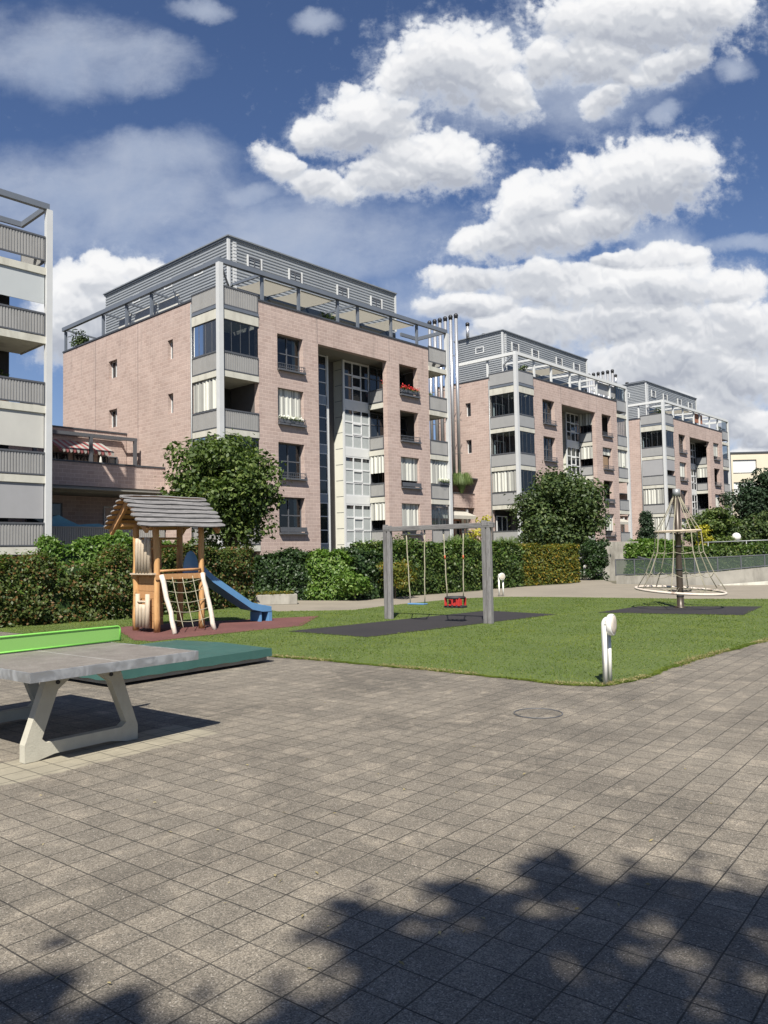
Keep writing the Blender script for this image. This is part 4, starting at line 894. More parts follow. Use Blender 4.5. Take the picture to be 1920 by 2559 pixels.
# ================================================================== TREES
def tree(name, label, x, y, zb, cz, rx, rz, ncl, nl, ls, m, seed, r=.13, z0=0, group='trees in front of the houses', ry=None, fill=.35, cr=(.22, .36)):
    t = thing(name, label, 'tree', (x, y, z0), 0, group)
    trunk(t, 0, 0, -.3, zb-z0, r, 0, 0, cz+rz*.7-z0, rx, 7, seed)
    crown(0, 0, cz-z0, rx, ry or rx, rz, ncl, nl, ls, m, t, 'crown', seed=seed, fill=fill, cr=cr); return t
tree('maple_tree', 'broad maple in front of the nearest pink house, left of the centre', -6.1, 31, 1.7, 4.1, 2.3, 2.45, 95, 26000, .095, 'leafA', 21, z0=-.8)
tree('maple_tree', 'dense round tree in front of the middle pink house', 10.3, 46, 1.2, 3.65, 2.75, 2.95, 120, 30000, .105, 'leafB', 22, z0=-.8)
tree('maple_tree', 'smaller round tree behind the rope pyramid before the farthest house', 25.9, 62, 1.4, 3.0, 1.9, 2.1, 60, 12000, .11, 'leafA', 24, z0=-.8)
tree('maple_tree', 'tall dark tree against the yellow house, right of the farthest pink house', 37.9, 78, 1.0, 4.9, 3.3, 5.0, 90, 22000, .17, 'leafC', 25, z0=-.8)
tree('maple_tree', 'dark tree cut by the right edge of the photo', 41.8, 80, 1.0, 4.3, 3.6, 4.4, 90, 22000, .17, 'leafC', 26, z0=-.8)
tree('maple_tree', 'low dark tree behind the green hedge by the globe lamp', 34.0, 72, 1.0, 2.6, 2.4, 2.4, 60, 12000, .14, 'leafB', 28, z0=-.8)
def cone(c):
    a = np.arctan2(c[:, 1], c[:, 0]); n = len(c); z = -1+2*(np.arange(n)/n)**1.25*.98; k = ((1-z)/2)**.8; rr = (.25+.6*((np.arange(n)*.618) % 1))*k; return np.stack([np.cos(a)*rr, np.sin(a)*rr, z], 1)
t = thing('conifer', 'dark pointed conifer before the farthest house, left of the rope pyramid', 'tree', (20.05, 60, -.8), 0)
trunk(t, 0, 0, 0, 1, .08, 0, 0, 4.6, .3, 3, 3); crown(0, 0, 2.9, 1.0, 1.0, 2.3, 110, 15000, .075, 'leafC', t, 'crown', cone, (.26, .40), seed=31)
t = thing('conifer', 'dark bushy shrub beneath the dense round tree at the end of the yellowish hedge', 'shrub', (11.0, 41.5, -.1), 0)
trunk(t, 0, 0, 0, .4, .06, 0, 0, 1.8, .3, 3, 4); crown(0, 0, 1.05, 1.0, .8, 1.2, 40, 9000, .06, 'hedgedark', t, 'crown', None, (.28, .42), seed=33)
# tall tree standing behind the photographer; its crown casts the dappled shade on the paving
t = thing('plane_tree', 'tall plane tree behind the photographer casting leafy shade on the paving', 'tree', (1.6, -8.4, 0), 0)
trunk(t, 0, 0, -.1, 5.0, .24, 0, 0, 12.2, 3.2, 9, 40)
def shadeclump(gx, gy, z, r, n):   # a bough whose shadow falls at ground point gx, gy
    k = z/(-td.z); return (gx-td.x*k-1.6, gy-td.y*k+8.4, z, r, n)
SH = [(.82, 4.05, 9.2, .16), (.84, 3.85, 9.0, .18), (.95, 3.62, 9.3, .25), (.33, 3.72, 9.1, .15), (.45, 3.55, 8.8, .14), (-.14, 3.50, 9.0, .13), (-.08, 3.32, 9.3, .2), (1.2, 3.72, 9.4, .18), (1.55, 3.60, 9.1, .26), (2.0, 3.60, 9.3, .33),
      (.12, 3.18, 8.9, .26), (.45, 3.15, 9.2, .28), (.75, 3.35, 9.0, .24), (1.35, 3.38, 9.2, .17), (1.85, 3.15, 9.4, .22), (.0, 2.85, 9.4, .34), (.45, 2.8, 9.0, .34), (.85, 2.78, 9.2, .33), (1.25, 2.72, 9.0, .28), (1.65, 2.75, 9.3, .3),
      (-1.36, 3.02, 9.0, .15), (-1.5, 2.86, 9.2, .2), (-1.02, 2.80, 9.1, .15), (-1.3, 2.6, 9.4, .26), (-1.85, 2.75, 9.0, .28), (-.95, 2.55, 9.0, .2), (-.35, 2.50, 9.2, .3), (1.0, 2.98, 9.4, .16), (-2.3, 2.7, 9.2, .35),
      (2.4, 3.2, 9.0, .4), (2.7, 3.8, 9.3, .4), (2.3, 2.6, 9.2, .4)]
pos = []; nr = []
for gx, gy, z, r in SH:
    x, y, z, r, n = shadeclump(gx, gy, z, r, int(55+1500*r*r)); dd = rng.normal(size=(n, 3)); dd /= np.linalg.norm(dd, axis=1, keepdims=True)
    pos.append(np.array([x, y, z])+dd*(np.abs(rng.normal(0, .72, n)))[:, None]*np.array([r*1.0, r*1.0, r*.8])); nr.append(rng.normal(size=(n, 3))*.5+np.array([0, -.3, 1]))
for i in range(150):
    gx, gy = rng.uniform(-3.5, 4.5), rng.uniform(-6.5, 2.3); zz = rng.uniform(7.5, 11.5); x, y, z, r, n = shadeclump(gx, gy, zz, .5, 85); dd = rng.normal(size=(n, 3)); dd /= np.linalg.norm(dd, axis=1, keepdims=True)
    pos.append(np.array([x, y, z])+dd*(rng.random(n)**.4)[:, None]*.5); nr.append(rng.normal(size=(n, 3))*.6+np.array([0, 0, 1]))
pos = np.concatenate(pos); nr = np.concatenate(nr); leaf_mesh('crown', pos, nr, .085*rng.uniform(.7, 1.2, len(pos)), 'leafA', t)

# ================================================================== HEDGES
def hedge(name, label, x0, y0, x1, y1, wd, h, n, ls, m, seed, z0=0, wave=.06, topround=.15, group='hedges along the path', rough=.05, m2=None, cat='hedge'):
    g = np.random.default_rng(seed); a = Vector((x0, y0, 0)); b_ = Vector((x1, y1, 0)); L = (b_-a).length; d = (b_-a)/L; nn = Vector((-d.y, d.x, 0))
    t = thing(name, label, cat, (x0, y0, z0), math.atan2(d.y, d.x), group)
    ar = [L*h*1.0, L*h*.4, L*wd*1.1, wd*h, wd*h]; pr = np.array(ar)/sum(ar); f = g.choice(5, n, p=pr)
    u, v = g.random(n), g.random(n)
    x = np.where(f == 3, 0, np.where(f == 4, L, u*L)); y = np.where(f == 0, 0, np.where(f == 1, wd, np.where(f == 2, v*wd, u*wd))); z = np.where(f == 2, h, v*h)
    # uneven outline
    bul = wave*(np.sin(x*3.1+seed)+np.sin(x*7.3+z*4+seed*2)+np.sin(z*6.1+x*1.7))/1.5
    zz = z*(1+ wave*.7*np.sin(x*2.3+seed)+wave*.5*np.sin(x*6.7)); e = np.clip((z/h-.8)/.2, 0, 1)
    y = y + np.where(f == 0, -1, np.where(f == 1, 1, 0))*bul + np.where(f == 0, 1, np.where(f == 1, -1, 0))*e**2*topround
    x = x + np.where(f == 3, -1, np.where(f == 4, 1, 0))*bul
    zz = zz + np.where(f == 2, 1, 0)*bul
    j = g.normal(size=(n, 3))*rough; depth = g.random(n)**2*.12
    N = np.stack([np.where(f == 3, -1, np.where(f == 4, 1, 0)), np.where(f == 0, -1, np.where(f == 1, 1, 0)), np.where(f == 2, 1, 0)], 1).astype(float)
    pos = np.stack([x, y, np.clip(zz, .02, None)], 1)+j-N*depth[:, None]; nrm = N*.9+g.normal(size=(n, 3))*.55+np.array([0, 0, .35])
    leaf_mesh('foliage', pos, nrm, ls*g.uniform(.6, 1.35, n), m, t)
    if m2:
        k = g.choice(n, n//9); pp = pos[k]; s = pp[:, 2] > h*.55; leaf_mesh('young_shoots', pp[s]+N[k][s]*.05+[0, 0, .05], nrm[k][s], ls*g.uniform(.5, 1.1, s.sum()), m2, t)
    b = MB(); b.box(.13, L-.13, .16, wd-.16, 0, h-.14); b.build('dark_core', 'hedgedark', t)  # solid core box, its dark leaf colour stands in for the shaded inside
    return t
hedge('hedge', 'reddish green mixed hedge at the left edge before the balcony tower', -13.2, 14.6, -8.5, 19.3, 1.2, 1.36, 28000, .045, 'hedgered', 1, m2='hedgebright', wave=.15, rough=.07)
hedge('hedge', 'green and red mixed hedge just left of the play tower', -8.6, 19.3, -6.4, 21.1, 1.3, 1.50, 17000, .045, 'hedgered', 2, m2='hedgebright', wave=.15, rough=.07)
hedge('hedge', 'taller bright green laurel rising behind the mixed hedge, left of the tower', -9.3, 21.4, -6.0, 23.2, 1.2, 2.1, 14000, .055, 'hedgebright', 3, wave=.10, rough=.06)
hedge('hedge', 'mixed small leaved hedge seen through the play tower and behind the slide', -6.3, 21.6, -4.2, 25.2, 1.2, 1.75, 18000, .05, 'hedgered', 4, m2='hedgemid', wave=.08)
hedge('hedge', 'dark laurel hedge behind the end of the blue slide', -4.75, 28.2, -2.75, 27.75, 1.3, 1.62, 9000, .06, 'hedgedark', 5, wave=.08)
hedge('hedge', 'bright green laurel hedge between two dark ones, left of the swing', -2.75, 27.8, -1.15, 27.35, 1.3, 1.60, 9000, .06, 'hedgebright', 6, wave=.07)
hedge('hedge', 'near black laurel hedge just left of the swing post', -1.15, 27.5, .05, 28.3, 1.3, 1.62, 6500, .06, 'hedgedark', 7, wave=.07)
hedge('hedge', 'tall mid green hedge seen through the swing frame', -.15, 28.3, 6.2, 35.2, 1.6, 1.85, 34000, .06, 'hedgemid', 8, wave=.07, m2='hedgebright')
hedge('hedge', 'clipped yellowish hedge right of the swing frame', 5.6, 35.0, 9.55, 38.6, 1.6, 1.78, 20000, .055, 'hedgeyellow', 9, wave=.04, rough=.04, topround=.08)
hedge('hedge', 'light green box hedge above the concrete wall behind the rope pyramid', 15.9, 46.2, 19.0, 49.6, 2.2, 1.95, 12000, .08, 'hedgebright', 10, wave=.08)
hedge('hedge', 'long low green hedge behind the mesh fence at right', 17.9, 50.5, 40, 52, 2.0, 1.55, 26000, .09, 'hedgemid', 11, wave=.06, m2='hedgebright')
shrub('laurel_bush', 'low light green shrub at the foot of the hedge left of the swing', 'shrub', (-1.05, 27.0, 0), .6, .9, 1200, .06, 'hedgebright', 41)
shrub('laurel_bush', 'yellow flecked bush growing behind the left swing post', 'shrub', (.35, 27.7, 0), .75, 1.35, 1500, .06, 'hedgeyellow', 42)
shrub('laurel_bush', 'wild shrub rising over the hedge behind the left swing post', 'shrub', (.6, 30.6, 0), 1.3, 2.3, 2200, .06, 'hedgemid', 43)
tuft('tall_grass', 'tall wispy grass standing above the hedge under the swing beam', 'plant', (3.2, 33.6, 1.2), .9, 1.2, 260, 'pampas', 5, .012)
tuft('tall_grass', 'wispy grass above the hedge by the right swing post', 'plant', (5.6, 35.8, 1.2), .8, 1.1, 220, 'pampas', 6, .012)
# white roses in the left hedge
for i, (x, y, z) in enumerate([(-9.35, 18.4, 1.42), (-9.3, 18.45, 1.15), (-10.3, 17.2, .95), (-10.0, 17.6, .72)]):
    g = np.random.default_rng(i+90); n = 26; d = g.normal(size=(n, 3)); d /= np.linalg.norm(d, axis=1, keepdims=True)
    o = leaf_mesh('rose', d*.05, d, .03, 'rose'); o.location = (x, y-.12, z)
    tag(o, ['topmost white rose blossom in the left hedge', 'white rose just below the topmost one', 'white rose low in the hedge near the left edge', 'lowest small white rose of the left hedge'][i], 'flower', 'white roses in the left hedge')

# ================================================================== PLAY TOWER   local x = 46.3 deg (ridge), y = 136
TW = R(46.3); t = thing('play_tower', 'wooden play tower with weathered board roof and blue slide on red ground', 'play tower', (-4.88, 16.76, 0), TW)
def log(parent, pts, r, m='wood', name='post', seed=0, n=10):
    g = random.Random(seed); b = MB(); pts = [Vector(q) for q in pts]; out = []
    for k in range(len(pts)-1):
        for j in range(4): out.append(pts[k].lerp(pts[k+1], j/4)+Vector((g.gauss(0, .006), g.gauss(0, .006), 0)))
    out.append(pts[-1]); b.tube(out, [r*(1+g.uniform(-.06, .06)) for _ in out], n, wob=.05); return b.build(name, m, parent)
PX, PY = 1.10, .87
log(t, [(0, 0, 0), (.01, 0, 1.2), (0, .01, 2.32)], .068, 'wood', 'post', 1)
log(t, [(PX, 0, 0), (PX+.02, 0, 1.2), (PX, 0, 2.32)], .066, 'wood', 'post', 2)
log(t, [(0, PY, 0), (.0, PY, 1.2), (.0, PY, 2.38)], .07, 'wood', 'post', 3)
log(t, [(PX, PY, 0), (PX, PY, 1.2), (PX, PY, 2.38)], .068, 'wood', 'post', 4)
log(t, [(PX*.42, PY, 1.2), (PX*.42, PY, 2.0), (PX*.43, PY, 2.35)], .06, 'wood', 'post', 5)
log(t, [(PX*.1, PY*.5, 2.2), (PX*.1, PY*.5, 2.85)], .05, 'wood', 'king_post', 6)
b = MB()
for k in range(6): b.box(-.05, PX+.05, .02+k*.145, .155+k*.145, 1.20, 1.24)
b.build('platform', 'woodin', t)
b = MB(); b.box(-.06, PX+.06, -.09, -.05, 1.13, 1.24); b.box(-.06, PX+.06, PY+.05, PY+.09, 1.13, 1.23); b.build('platform_edge', 'woodin', t)
b = MB(); b.box(-.13, -.02, -.04, PY+.04, 1.235, 1.27); b.build('shelf', 'woodpale', t)
log(t, [(.05, -.06, 1.31), (PX-.05, -.06, 1.33)], .028, 'woodin', 'sill_log', 12)
# lower plank walls (left face and back face)
b = MB()
for k in range(7): b.box(.02, .055, .04, PY-.04, .08+k*.16, .233+k*.16)
b.build('plank_wall', 'woodin', t)
b = MB()
for k in range(7): b.box(.06, PX-.45, PY-.03, PY, .08+k*.16, .233+k*.16)
b.build('plank_wall', 'woodin', t)
# slats of the left face: upper and lower
for k in range(5):
    y = .15+k*.125; h = 2.02+.03*math.sin(k*2.3); b = MB(); b.tube([(-.09, y, 1.27), (-.09, y+.005, 1.9), (-.09, y, h)], [.050, .046, .040], 8, wob=.08); b.build('slat', 'woodpale', t)
for k in range(4):
    y = .20+k*.14; b = MB(); b.tube([(-.10, y, .10), (-.10, y, .5), (-.10, y, .60 if 0 < k < 3 else .82)], [.055, .052, .05], 8, wob=.08); b.build('slat', 'woodpale', t)
log(t, [(-.11, .2, .66), (-.11, .62, .65)], .025, 'woodpale', 'crossbar', 14)
log(t, [(-.02, 0, 1.80), (-.02, PY, 1.82)], .03, 'wood', 'crossbar', 15); log(t, [(.45, PY, 1.86), (PX, PY, 1.86)], .03, 'wood', 'crossbar', 16); log(t, [(.1, PY-.02, 2.03), (PX, PY-.02, 2.03)], .028, 'wood', 'crossbar', 17)
b = MB(); b.box(.18, .62, PY-.02, PY+.015, 1.24, 2.0); b.build('back_panel', 'woodin', t)
# roof
EZ, RZ, HW, X0, X1 = 2.22, 2.93, .86, -.55, 1.50
for sd in (-1, 1):
    g = random.Random(5+sd); b = MB(); n = 7
    for k in range(n):
        f0, f1 = k/n, (k+1)/n+.05; ya, yb = HW*(1-f0), HW*(1-f1); za, zb = EZ+(RZ-EZ)*f0, EZ+(RZ-EZ)*f1
        sa = X0 + g.uniform(-.05, .03) + .0*k; sb = X1 + g.uniform(-.04, .05); lift = .045
        Y = lambda q: PY/2+sd*q; th = .028; ny, nz = (RZ-EZ), HW; nl = math.hypot(ny, nz); ny, nz = ny/nl*sd, nz/nl
        prof = []
        for j in range(9):
            q = j/8; y = ya+(yb-ya)*q; z = za+(zb-za)*q + lift*(1-q); prof.append((y, z))
        cols = 10; top = []
        for c in range(cols+1):
            x = sa+(sb-sa)*c/cols; row = []
            e = min(c, cols-c); sh = 0 if e else .18
            for j, (y, z) in enumerate(prof):
                q = (j/8-.5)*(1-sh*1.6)+.5; y2 = ya+(yb-ya)*q; z2 = za+(zb-za)*q+lift*(1-q); w2 = .006*math.sin(x*5+k)
                row.append((x + (0 if e else (-1 if c == 0 else 1)*(.045*(1-(2*abs(j/8-.5))**2))), Y(y2), z2+w2))
            top.append(row)
        for c in range(cols):
            for j in range(8):
                a_, b2, c2_, d2 = top[c][j], top[c+1][j], top[c+1][j+1], top[c][j+1]
                b.quad(a_, b2, c2_, d2); off = (0, ny*th, nz*th); lo = [tuple(p_[i]-off[i] for i in range(3)) for p_ in (a_, b2, c2_, d2)]; b.mi = 1; b.quad(*lo[::-1]); b.mi = 0
                if j == 0: b.quad(a_, lo[0], lo[1], b2)
                if j == 7: b.quad(d2, c2_, lo[2], lo[3])
                if c == 0: b.quad(a_, d2, lo[3], lo[0])
                if c == cols-1: b.quad(b2, lo[1], lo[2], c2_)
    b.build('roof', ['greyroof', 'woodin'], t)
for x in (X0+.14, X1-.16):
    for sd in (-1, 1): b = MB(); b.bar((x, PY/2+sd*.01, RZ-.11), (x, PY/2+sd*(HW-.08), EZ-.06), .07, .12); b.build('rafter', 'woodin', t)
for y in (0, PY): log(t, [(X0+.2, y, 2.33), (X1-.2, y, 2.33)], .045, 'wood', 'purlin', int(y*9)+20)
log(t, [(X0+.1, PY/2, 2.80), (X1-.1, PY/2, 2.80)], .045, 'wood', 'ridge_log', 25)
# ramp with climbing net
fx = lambda px_, py_: (Matrix.Rotation(-TW, 3, 'Z') @ Vector((px_+4.88, py_-16.76, 0)))
r0, r1 = fx(-4.38, 16.34), fx(-3.74, 17.2)
ra, rb = (Vector((.06, -.10, 1.22)), Vector((r0.x, r0.y, 0))), (Vector((PX-.03, -.10, 1.24)), Vector((r1.x, r1.y, 0)))
for q, s in ((ra, 30), (rb, 31)): log(t, [q[0], q[0].lerp(q[1], .5)+Vector((.0, -.02, -.03)), q[1]], .052, 'woodwhite', 'ramp_log', s)
net = MB()
def np_(u, v): p = ra[0].lerp(ra[1], v).lerp(rb[0].lerp(rb[1], v), u); return p+Vector((0, 0, -.07*math.sin(math.pi*u)-.03*math.sin(math.pi*v)))
for i in range(1, 4): net.tube([np_(i/4, v/10*.86) for v in range(11)], .0085, 6)
for j in range(1, 6): net.tube([np_(u/10, j/6*.99-.08) for u in range(11)], .0085, 6)
net.build('climbing_net', 'rope', t)
# slide
sl_ = MB(); x0 = PX+.02; prof = [(x0, 1.27), (x0+.18, 1.25), (x0+.45, 1.02), (x0+1.55, .33), (x0+1.85, .26), (x0+2.12, .25)]
yc, hw = PY/2+.02, .22
cs = [(-hw-.03, .0), (-hw-.03, .17), (-hw, .17), (-hw, .03), (-hw+.04, 0.005), (hw-.04, 0.005), (hw, .03), (hw, .17), (hw+.03, .17), (hw+.03, 0)]
ids = []
for k, (x, z) in enumerate(prof):
    sc_ = .75 if k == len(prof)-1 else 1
    ids.append([sl_.p(x, yc+a, z+b2*sc_-.02) for a, b2 in cs])
for k in range(len(ids)-1):
    for j in range(len(cs)): sl_.face(ids[k][j], ids[k+1][j], ids[k+1][(j+1) % len(cs)], ids[k][(j+1) % len(cs)])
sl_.face(*ids[0]); sl_.face(*ids[-1][::-1])
sl_.box(x0+1.80, x0+1.86, yc-.2, yc+.2, 0, .24); sl_.box(x0+2.02, x0+2.14, yc-.24, yc+.24, 0, .26)
so_ = sl_.build('slide', 'blueplastic', t, bevel=.008)
b = MB()
for sd in (-1,): b.prism([(x0-.36, 1.24)]+[(x0-.36+.40*(.5-.5*math.cos(a*math.pi/8)), 1.28+.46*math.sin(a*math.pi/8)+.0) for a in range(1, 8)]+[(x0+.06, 1.22)], yc+sd*.25, yc+sd*.275, lambda x, y, a: (x, a, y))
b.build('slide_guard', 'blueplastic', so_)

# ================================================================== SWING
A = Vector((.07, 19.21, 0)); Bp = Vector((2.27, 17.47, 0)); sa_ = math.atan2(Bp.y-A.y, Bp.x-A.x); LN = (Bp-A).length
t = thing('swing_set', 'two seat swing with grey weathered timber posts on a black rubber surface', 'swing', A, sa_)
for x in (.0, LN):
    b = MB()
    for k, (o1, w_) in enumerate(((-.10, .10), (.0, .035), (.035, .085))): b.box(x+o1, x+o1+w_-.004, -.052+(.02 if k == 1 else 0), .052, 0, 2.27+(0.03 if k == 0 else 0))
    b.box(x-.097, x+.115, -.062, .062, 2.17, 2.26); b.build('post', 'greypost', t, bevel=.008)
b = MB(); b.box(-.10, LN+.20, -.055, .055, 2.13, 2.245); b.build('beam', 'greybeam', t, bevel=.01)
def swing(x0, x1, seatz, kind):
    s = bpy.data.objects.new('swing', None); C.objects.link(s); s.parent = t; s.location = ((x0[0]+x0[1])/2, 0, 0)
    cx = s.location.x; hw = (x1[1]-x1[0])/2; mid = (x1[0]+x1[1])/2-cx
    for sd, xt in ((-1, x0[0]-cx), (1, x0[1]-cx)):
        b = MB(); p0 = Vector((xt, 0, 2.06)); p1 = Vector((mid+sd*hw*.9, 0, seatz)); b.tube([p0.lerp(p1, k/8)+Vector((.006*math.sin(k*2), 0, 0)) for k in range(9)], .013, 7); b.build('rope', 'rope', s)
        b = MB(); b.tube([(xt, 0, 2.15), (xt, 0, 2.04)], .022, 8); b.torus((xt, 0, 2.05), .028, .008, 12, 6); b.build('hanger', 'frame', s)
        if kind == 'bucket': b = MB(); q = p0.lerp(p1, .36); q2 = p0.lerp(p1, .42); b.tube([q, q2], .018, 8); b.build('sleeve', 'orange', s)
    b = MB()
    if kind == 'flat': b.box(mid-hw, mid+hw, -.09, .09, seatz-.035, seatz-.005); b.build('seat', 'blueplastic', s, bevel=.01)
    else:
        b.box(mid-hw, mid+hw, -.12, .12, seatz-.25, seatz-.20); b.build('seat', 'blackrub', s, bevel=.012)
        b = MB(); b.torus((mid, 0, seatz-.02), hw*.86, .028, 24, 8); b.build('safety_ring', 'blackrub', s)
        b = MB()
        for a in (-.72, -.25, .25, .72):
            for y in (-.13, .13): b.box(mid+hw*a-.03, mid+hw*a+.03, y-.012, y+.012, seatz-.2, seatz-.02)
        b.build('side_straps', 'red', s)
    return s
swing((.58, 1.12), (.64, 1.11), .41, 'flat'); swing((1.66, 2.20), (1.70, 2.19), .58, 'bucket')

# ================================================================== ROPE PYRAMID
t = thing('rope_pyramid', 'spinning rope climbing pyramid on a dark pole over black rubber', 'climbing frame', (7.85, 20.95, 0))
b = MB(); b.lathe((0, 0, 0), [(.16, 0), (.16, .03), (.09, .06), (.088, .35), (.078, 1.3), (.078, 1.95), (.10, 1.96), (.10, 2.0), (.072, 2.01), (.095, 3.0), (.06, 3.17)], 18); b.build('pole', 'bronze', t)
b = MB()
for z in (.3, 1.0, 1.62): b.lathe((0, 0, z), [(.094, 0), (.094, .04)], 16)
b.build('collar', 'blackrub', t); b = MB(); b.lathe((0, 0, 2.98), [(.105, 0), (.095, .2)], 14); b.build('pole_head', 'greypole', t)
b = MB(); b.torus((0, 0, .47), 1.13, .033, 56, 8, (-.052, .045)); ring = b.build('base_ring', 'woodwhite', t)
b = MB(); b.torus((0, 0, 2.05), .57, .028, 40, 8, (.02, 0))
for k in range(3): a = k*math.pi/3+.2; b.bar((math.cos(a)*.57, math.sin(a)*.57, 2.03), (-math.cos(a)*.57, -math.sin(a)*.57, 2.03), .03, .03)
b.build('upper_ring', 'woodpale', t)
NR = 8; b = MB()
def rp(k, r, z): a = 2*math.pi*(k+.3)/NR; return Vector((r*math.cos(a), r*math.sin(a), z))
for k in range(NR):
    pts = [rp(k, .05, 3.05), rp(k, .30, 2.52), rp(k, .58, 2.05), rp(k, .63, 1.5), rp(k, .86, .95), rp(k, 1.13, .50)]
    for s in (-.012, .012): b.tube([q+Vector((s, s, 0)) for q in pts], .006, 6)
b.build('guy_rope', 'rope', t)
for r, z, sag in ((.63, 1.5, .05), (.86, .95, .13)):
    b = MB()
    for k in range(NR): b.tube([rp(k, r, z).lerp(rp(k+1, r, z), j/6)-Vector((0, 0, sag*math.sin(math.pi*j/6))) for j in range(7)], .007, 6)
    b.build('hoop_rope', 'rope', t)
b = MB()
for k in range(4):
    a = k*1.57+.4; b.bar((math.cos(a)*.08, math.sin(a)*.08, .45), (math.cos(a)*.38, math.sin(a)*.38, .46), .05, .03)
b.build('foot_bar', 'blackrub', t)
b = MB()
for k in range(NR): b.tube([rp(k, .08, .55), rp(k, .6, .42), rp(k, 1.1, .5)], .007, 5)
b.build('floor_rope', 'rope', t)

# ================================================================== TABLE TENNIS  local x = short edge (51.5deg), y = long
t = thing('table_tennis_table', 'concrete outdoor table tennis table with metal edge and light green net', 'table tennis table', (-2.64, 5.85, 0), R(51.3))
Wd, Ln = 1.525, 2.74
b = MB(); b.box(.004, Wd-.004, .004, Ln-.004, .69, .76); b.build('tabletop', 'tabletop', t)
b = MB(); e = .0
b.box(-.006, Wd+.006, -.006, .003, .685, .763); b.box(-.006, Wd+.006, Ln-.003, Ln+.006, .685, .763); b.box(-.006, .003, .0035, Ln-.0035, .685, .763); b.box(Wd-.003, Wd+.006, .0035, Ln-.0035, .685, .763)
b.build('edge_trim', 'brushed', t, bevel=.0015)
def legframe(y):
    # closed trapezoid of cast concrete with arched underside and top brackets
    out = [(.17, 0), (.27, 0), (.42, .03), (.92, .03), (1.08, 0), (1.19, 0), (1.19, .125), (1.00, .684), (.80, .684), (.83, .61), (.925, .54), (1.075, .165), (1.03, .13),
           (.35, .13), (.31, .165), (.445, .54), (.54, .61), (.575, .684), (.365, .684), (.17, .14)]
    b = MB(); n = len(out); y0, y1 = y-.042, y+.042
    f = [b.p(x, y0, z) for x, z in out]; k = [b.p(x, y1, z) for x, z in out]
    parts = [(0, 1, 14, 15, 18, 19), (15, 16, 17, 18), (1, 2, 13, 14), (2, 3, 12, 13), (3, 4, 11, 12), (4, 5, 6, 7, 10, 11), (7, 8, 9, 10)]
    for pz in parts: b.face(*[f[i] for i in pz]); b.face(*[k[i] for i in pz][::-1])
    for i in range(n):
        if i == 17-0 and False: continue
        j = (i+1) % n; b.face(f[i], f[j], k[j], k[i])
    o = b.build('leg', 'conctable', t)
    b = MB()
    for x in (.44, .925): b.lathe((x, y0-.012, .60), [(.017, 0), (.017, .012)], 10, (0, 1, 0))
    b.build('bolt', 'blackrub', o)
legframe(.46); legframe(2.05)
b = MB(); yn = Ln/2; nx0, nx1 = -.10, Wd+.10
b.tube([(nx0, yn, .775), (nx1, yn, .775)], .009, 8)
pts = [(nx1, yn, .765)] + [(nx1-.035*(1-math.cos(a)), yn, .88+.035*math.sin(a)) for a in [i*math.pi/10 for i in range(6)]] + [(nx0+.035, yn, .915), (nx0, yn, .88), (nx0, yn, .765)]
b.tube(pts, .010, 8); nf = b.build('net_frame', 'green', t)
b = MB(); b.quad((nx0+.005, yn, .775), (nx1-.005, yn, .775), (nx1-.005, yn, .912), (nx0+.005, yn, .912)); b.build('net_mesh', 'greenmesh', nf)

# ================================================================== COVERED SANDBOX
t = thing('sandbox', 'low sandbox under a teal tarpaulin cover, behind the table tennis table', 'sandbox', (-3.42, 9.74, 0), R(51.8))
b = MB(); b.box(.05, 2.68, .05, 2.25, .03, .09); b.build('frame', 'conc', t, bevel=.006)
b = MB(); SX, SY = 2.73, 2.3; n = 24; G = []
for i in range(n+1):
    G.append([b.p(SX*i/n, SY*j/n, .205+.035*(1-abs(2*j/n-1))*(1-abs(2*i/n-1)*.3)+.004*math.sin(i*1.3)*math.sin(j*.9)) for j in range(n+1)])
for i in range(n):
    for j in range(n): b.face(G[i][j], G[i+1][j], G[i+1][j+1], G[i][j+1])
def skirt(fn):
    lo = [b.p(*fn(k/n)) for k in range(n+1)]; return lo
for side in range(4):
    tp = [G[i][0] for i in range(n+1)] if side == 0 else [G[n][j] for j in range(n+1)] if side == 1 else [G[n-i][n] for i in range(n+1)] if side == 2 else [G[0][n-j] for j in range(n+1)]
    lo = []
    for k in range(n+1):
        q = k/n; x, y = [(SX*q, -.012), (SX+.012, SY*q), (SX*(1-q), SY+.012), (-.012, SY*(1-q))][side]; lo.append(b.p(x, y, .088+.006*math.sin(k*1.7)))
    for k in range(n): b.face(tp[k], lo[k], lo[k+1], tp[k+1])
b.build('cover', 'teal', t)

# ================================================================== BOLLARD LAMPS
def bollard(x, y, rz, label):
    t = thing('bollard_lamp', label, 'bollard lamp', (x, y, 0), rz, 'white twin tube bollard lamps')
    for s in (-.088, .088):
        b = MB(); pts = [(0, s, 0), (0, s, .70)] + [(.045*(1-math.cos(a)), s, .70+.07*math.sin(a)) for i, a in enumerate([k*math.pi/10 for k in range(6)])]
        b.tube(pts, .031, 12); b.build('tube', 'lampwhite', t)
    b = MB(); b.lathe((.025, 0, .70), [(.10, .0), (.122, .010), (.130, .03), (.130, .060), (.120, .072)], 28, (1, 0, 0)); dr = b.build('lamp_head', 'lampwhite', t)
    b = MB(); b.lathe((.098, 0, .70), [(.108, 0), (.10, .006), (.05, .012)], 28, (1, 0, 0)); b.build('lens', 'opal', dr)
    return t
bollard(2.63, 9.43, R(-32), 'white bollard lamp at the near corner of the lawn')
bollard(4.12, 28.0, R(-62), 'small white bollard lamp on the path right of the swing')
bollard(10.55, 41.4, R(-50), 'most distant white bollard lamp at the end of the yellowish hedge')
t = thing('globe_lamp', 'white globe lamp on a post above the hedge at far right', 'street lamp', (26.95, 60, 0))
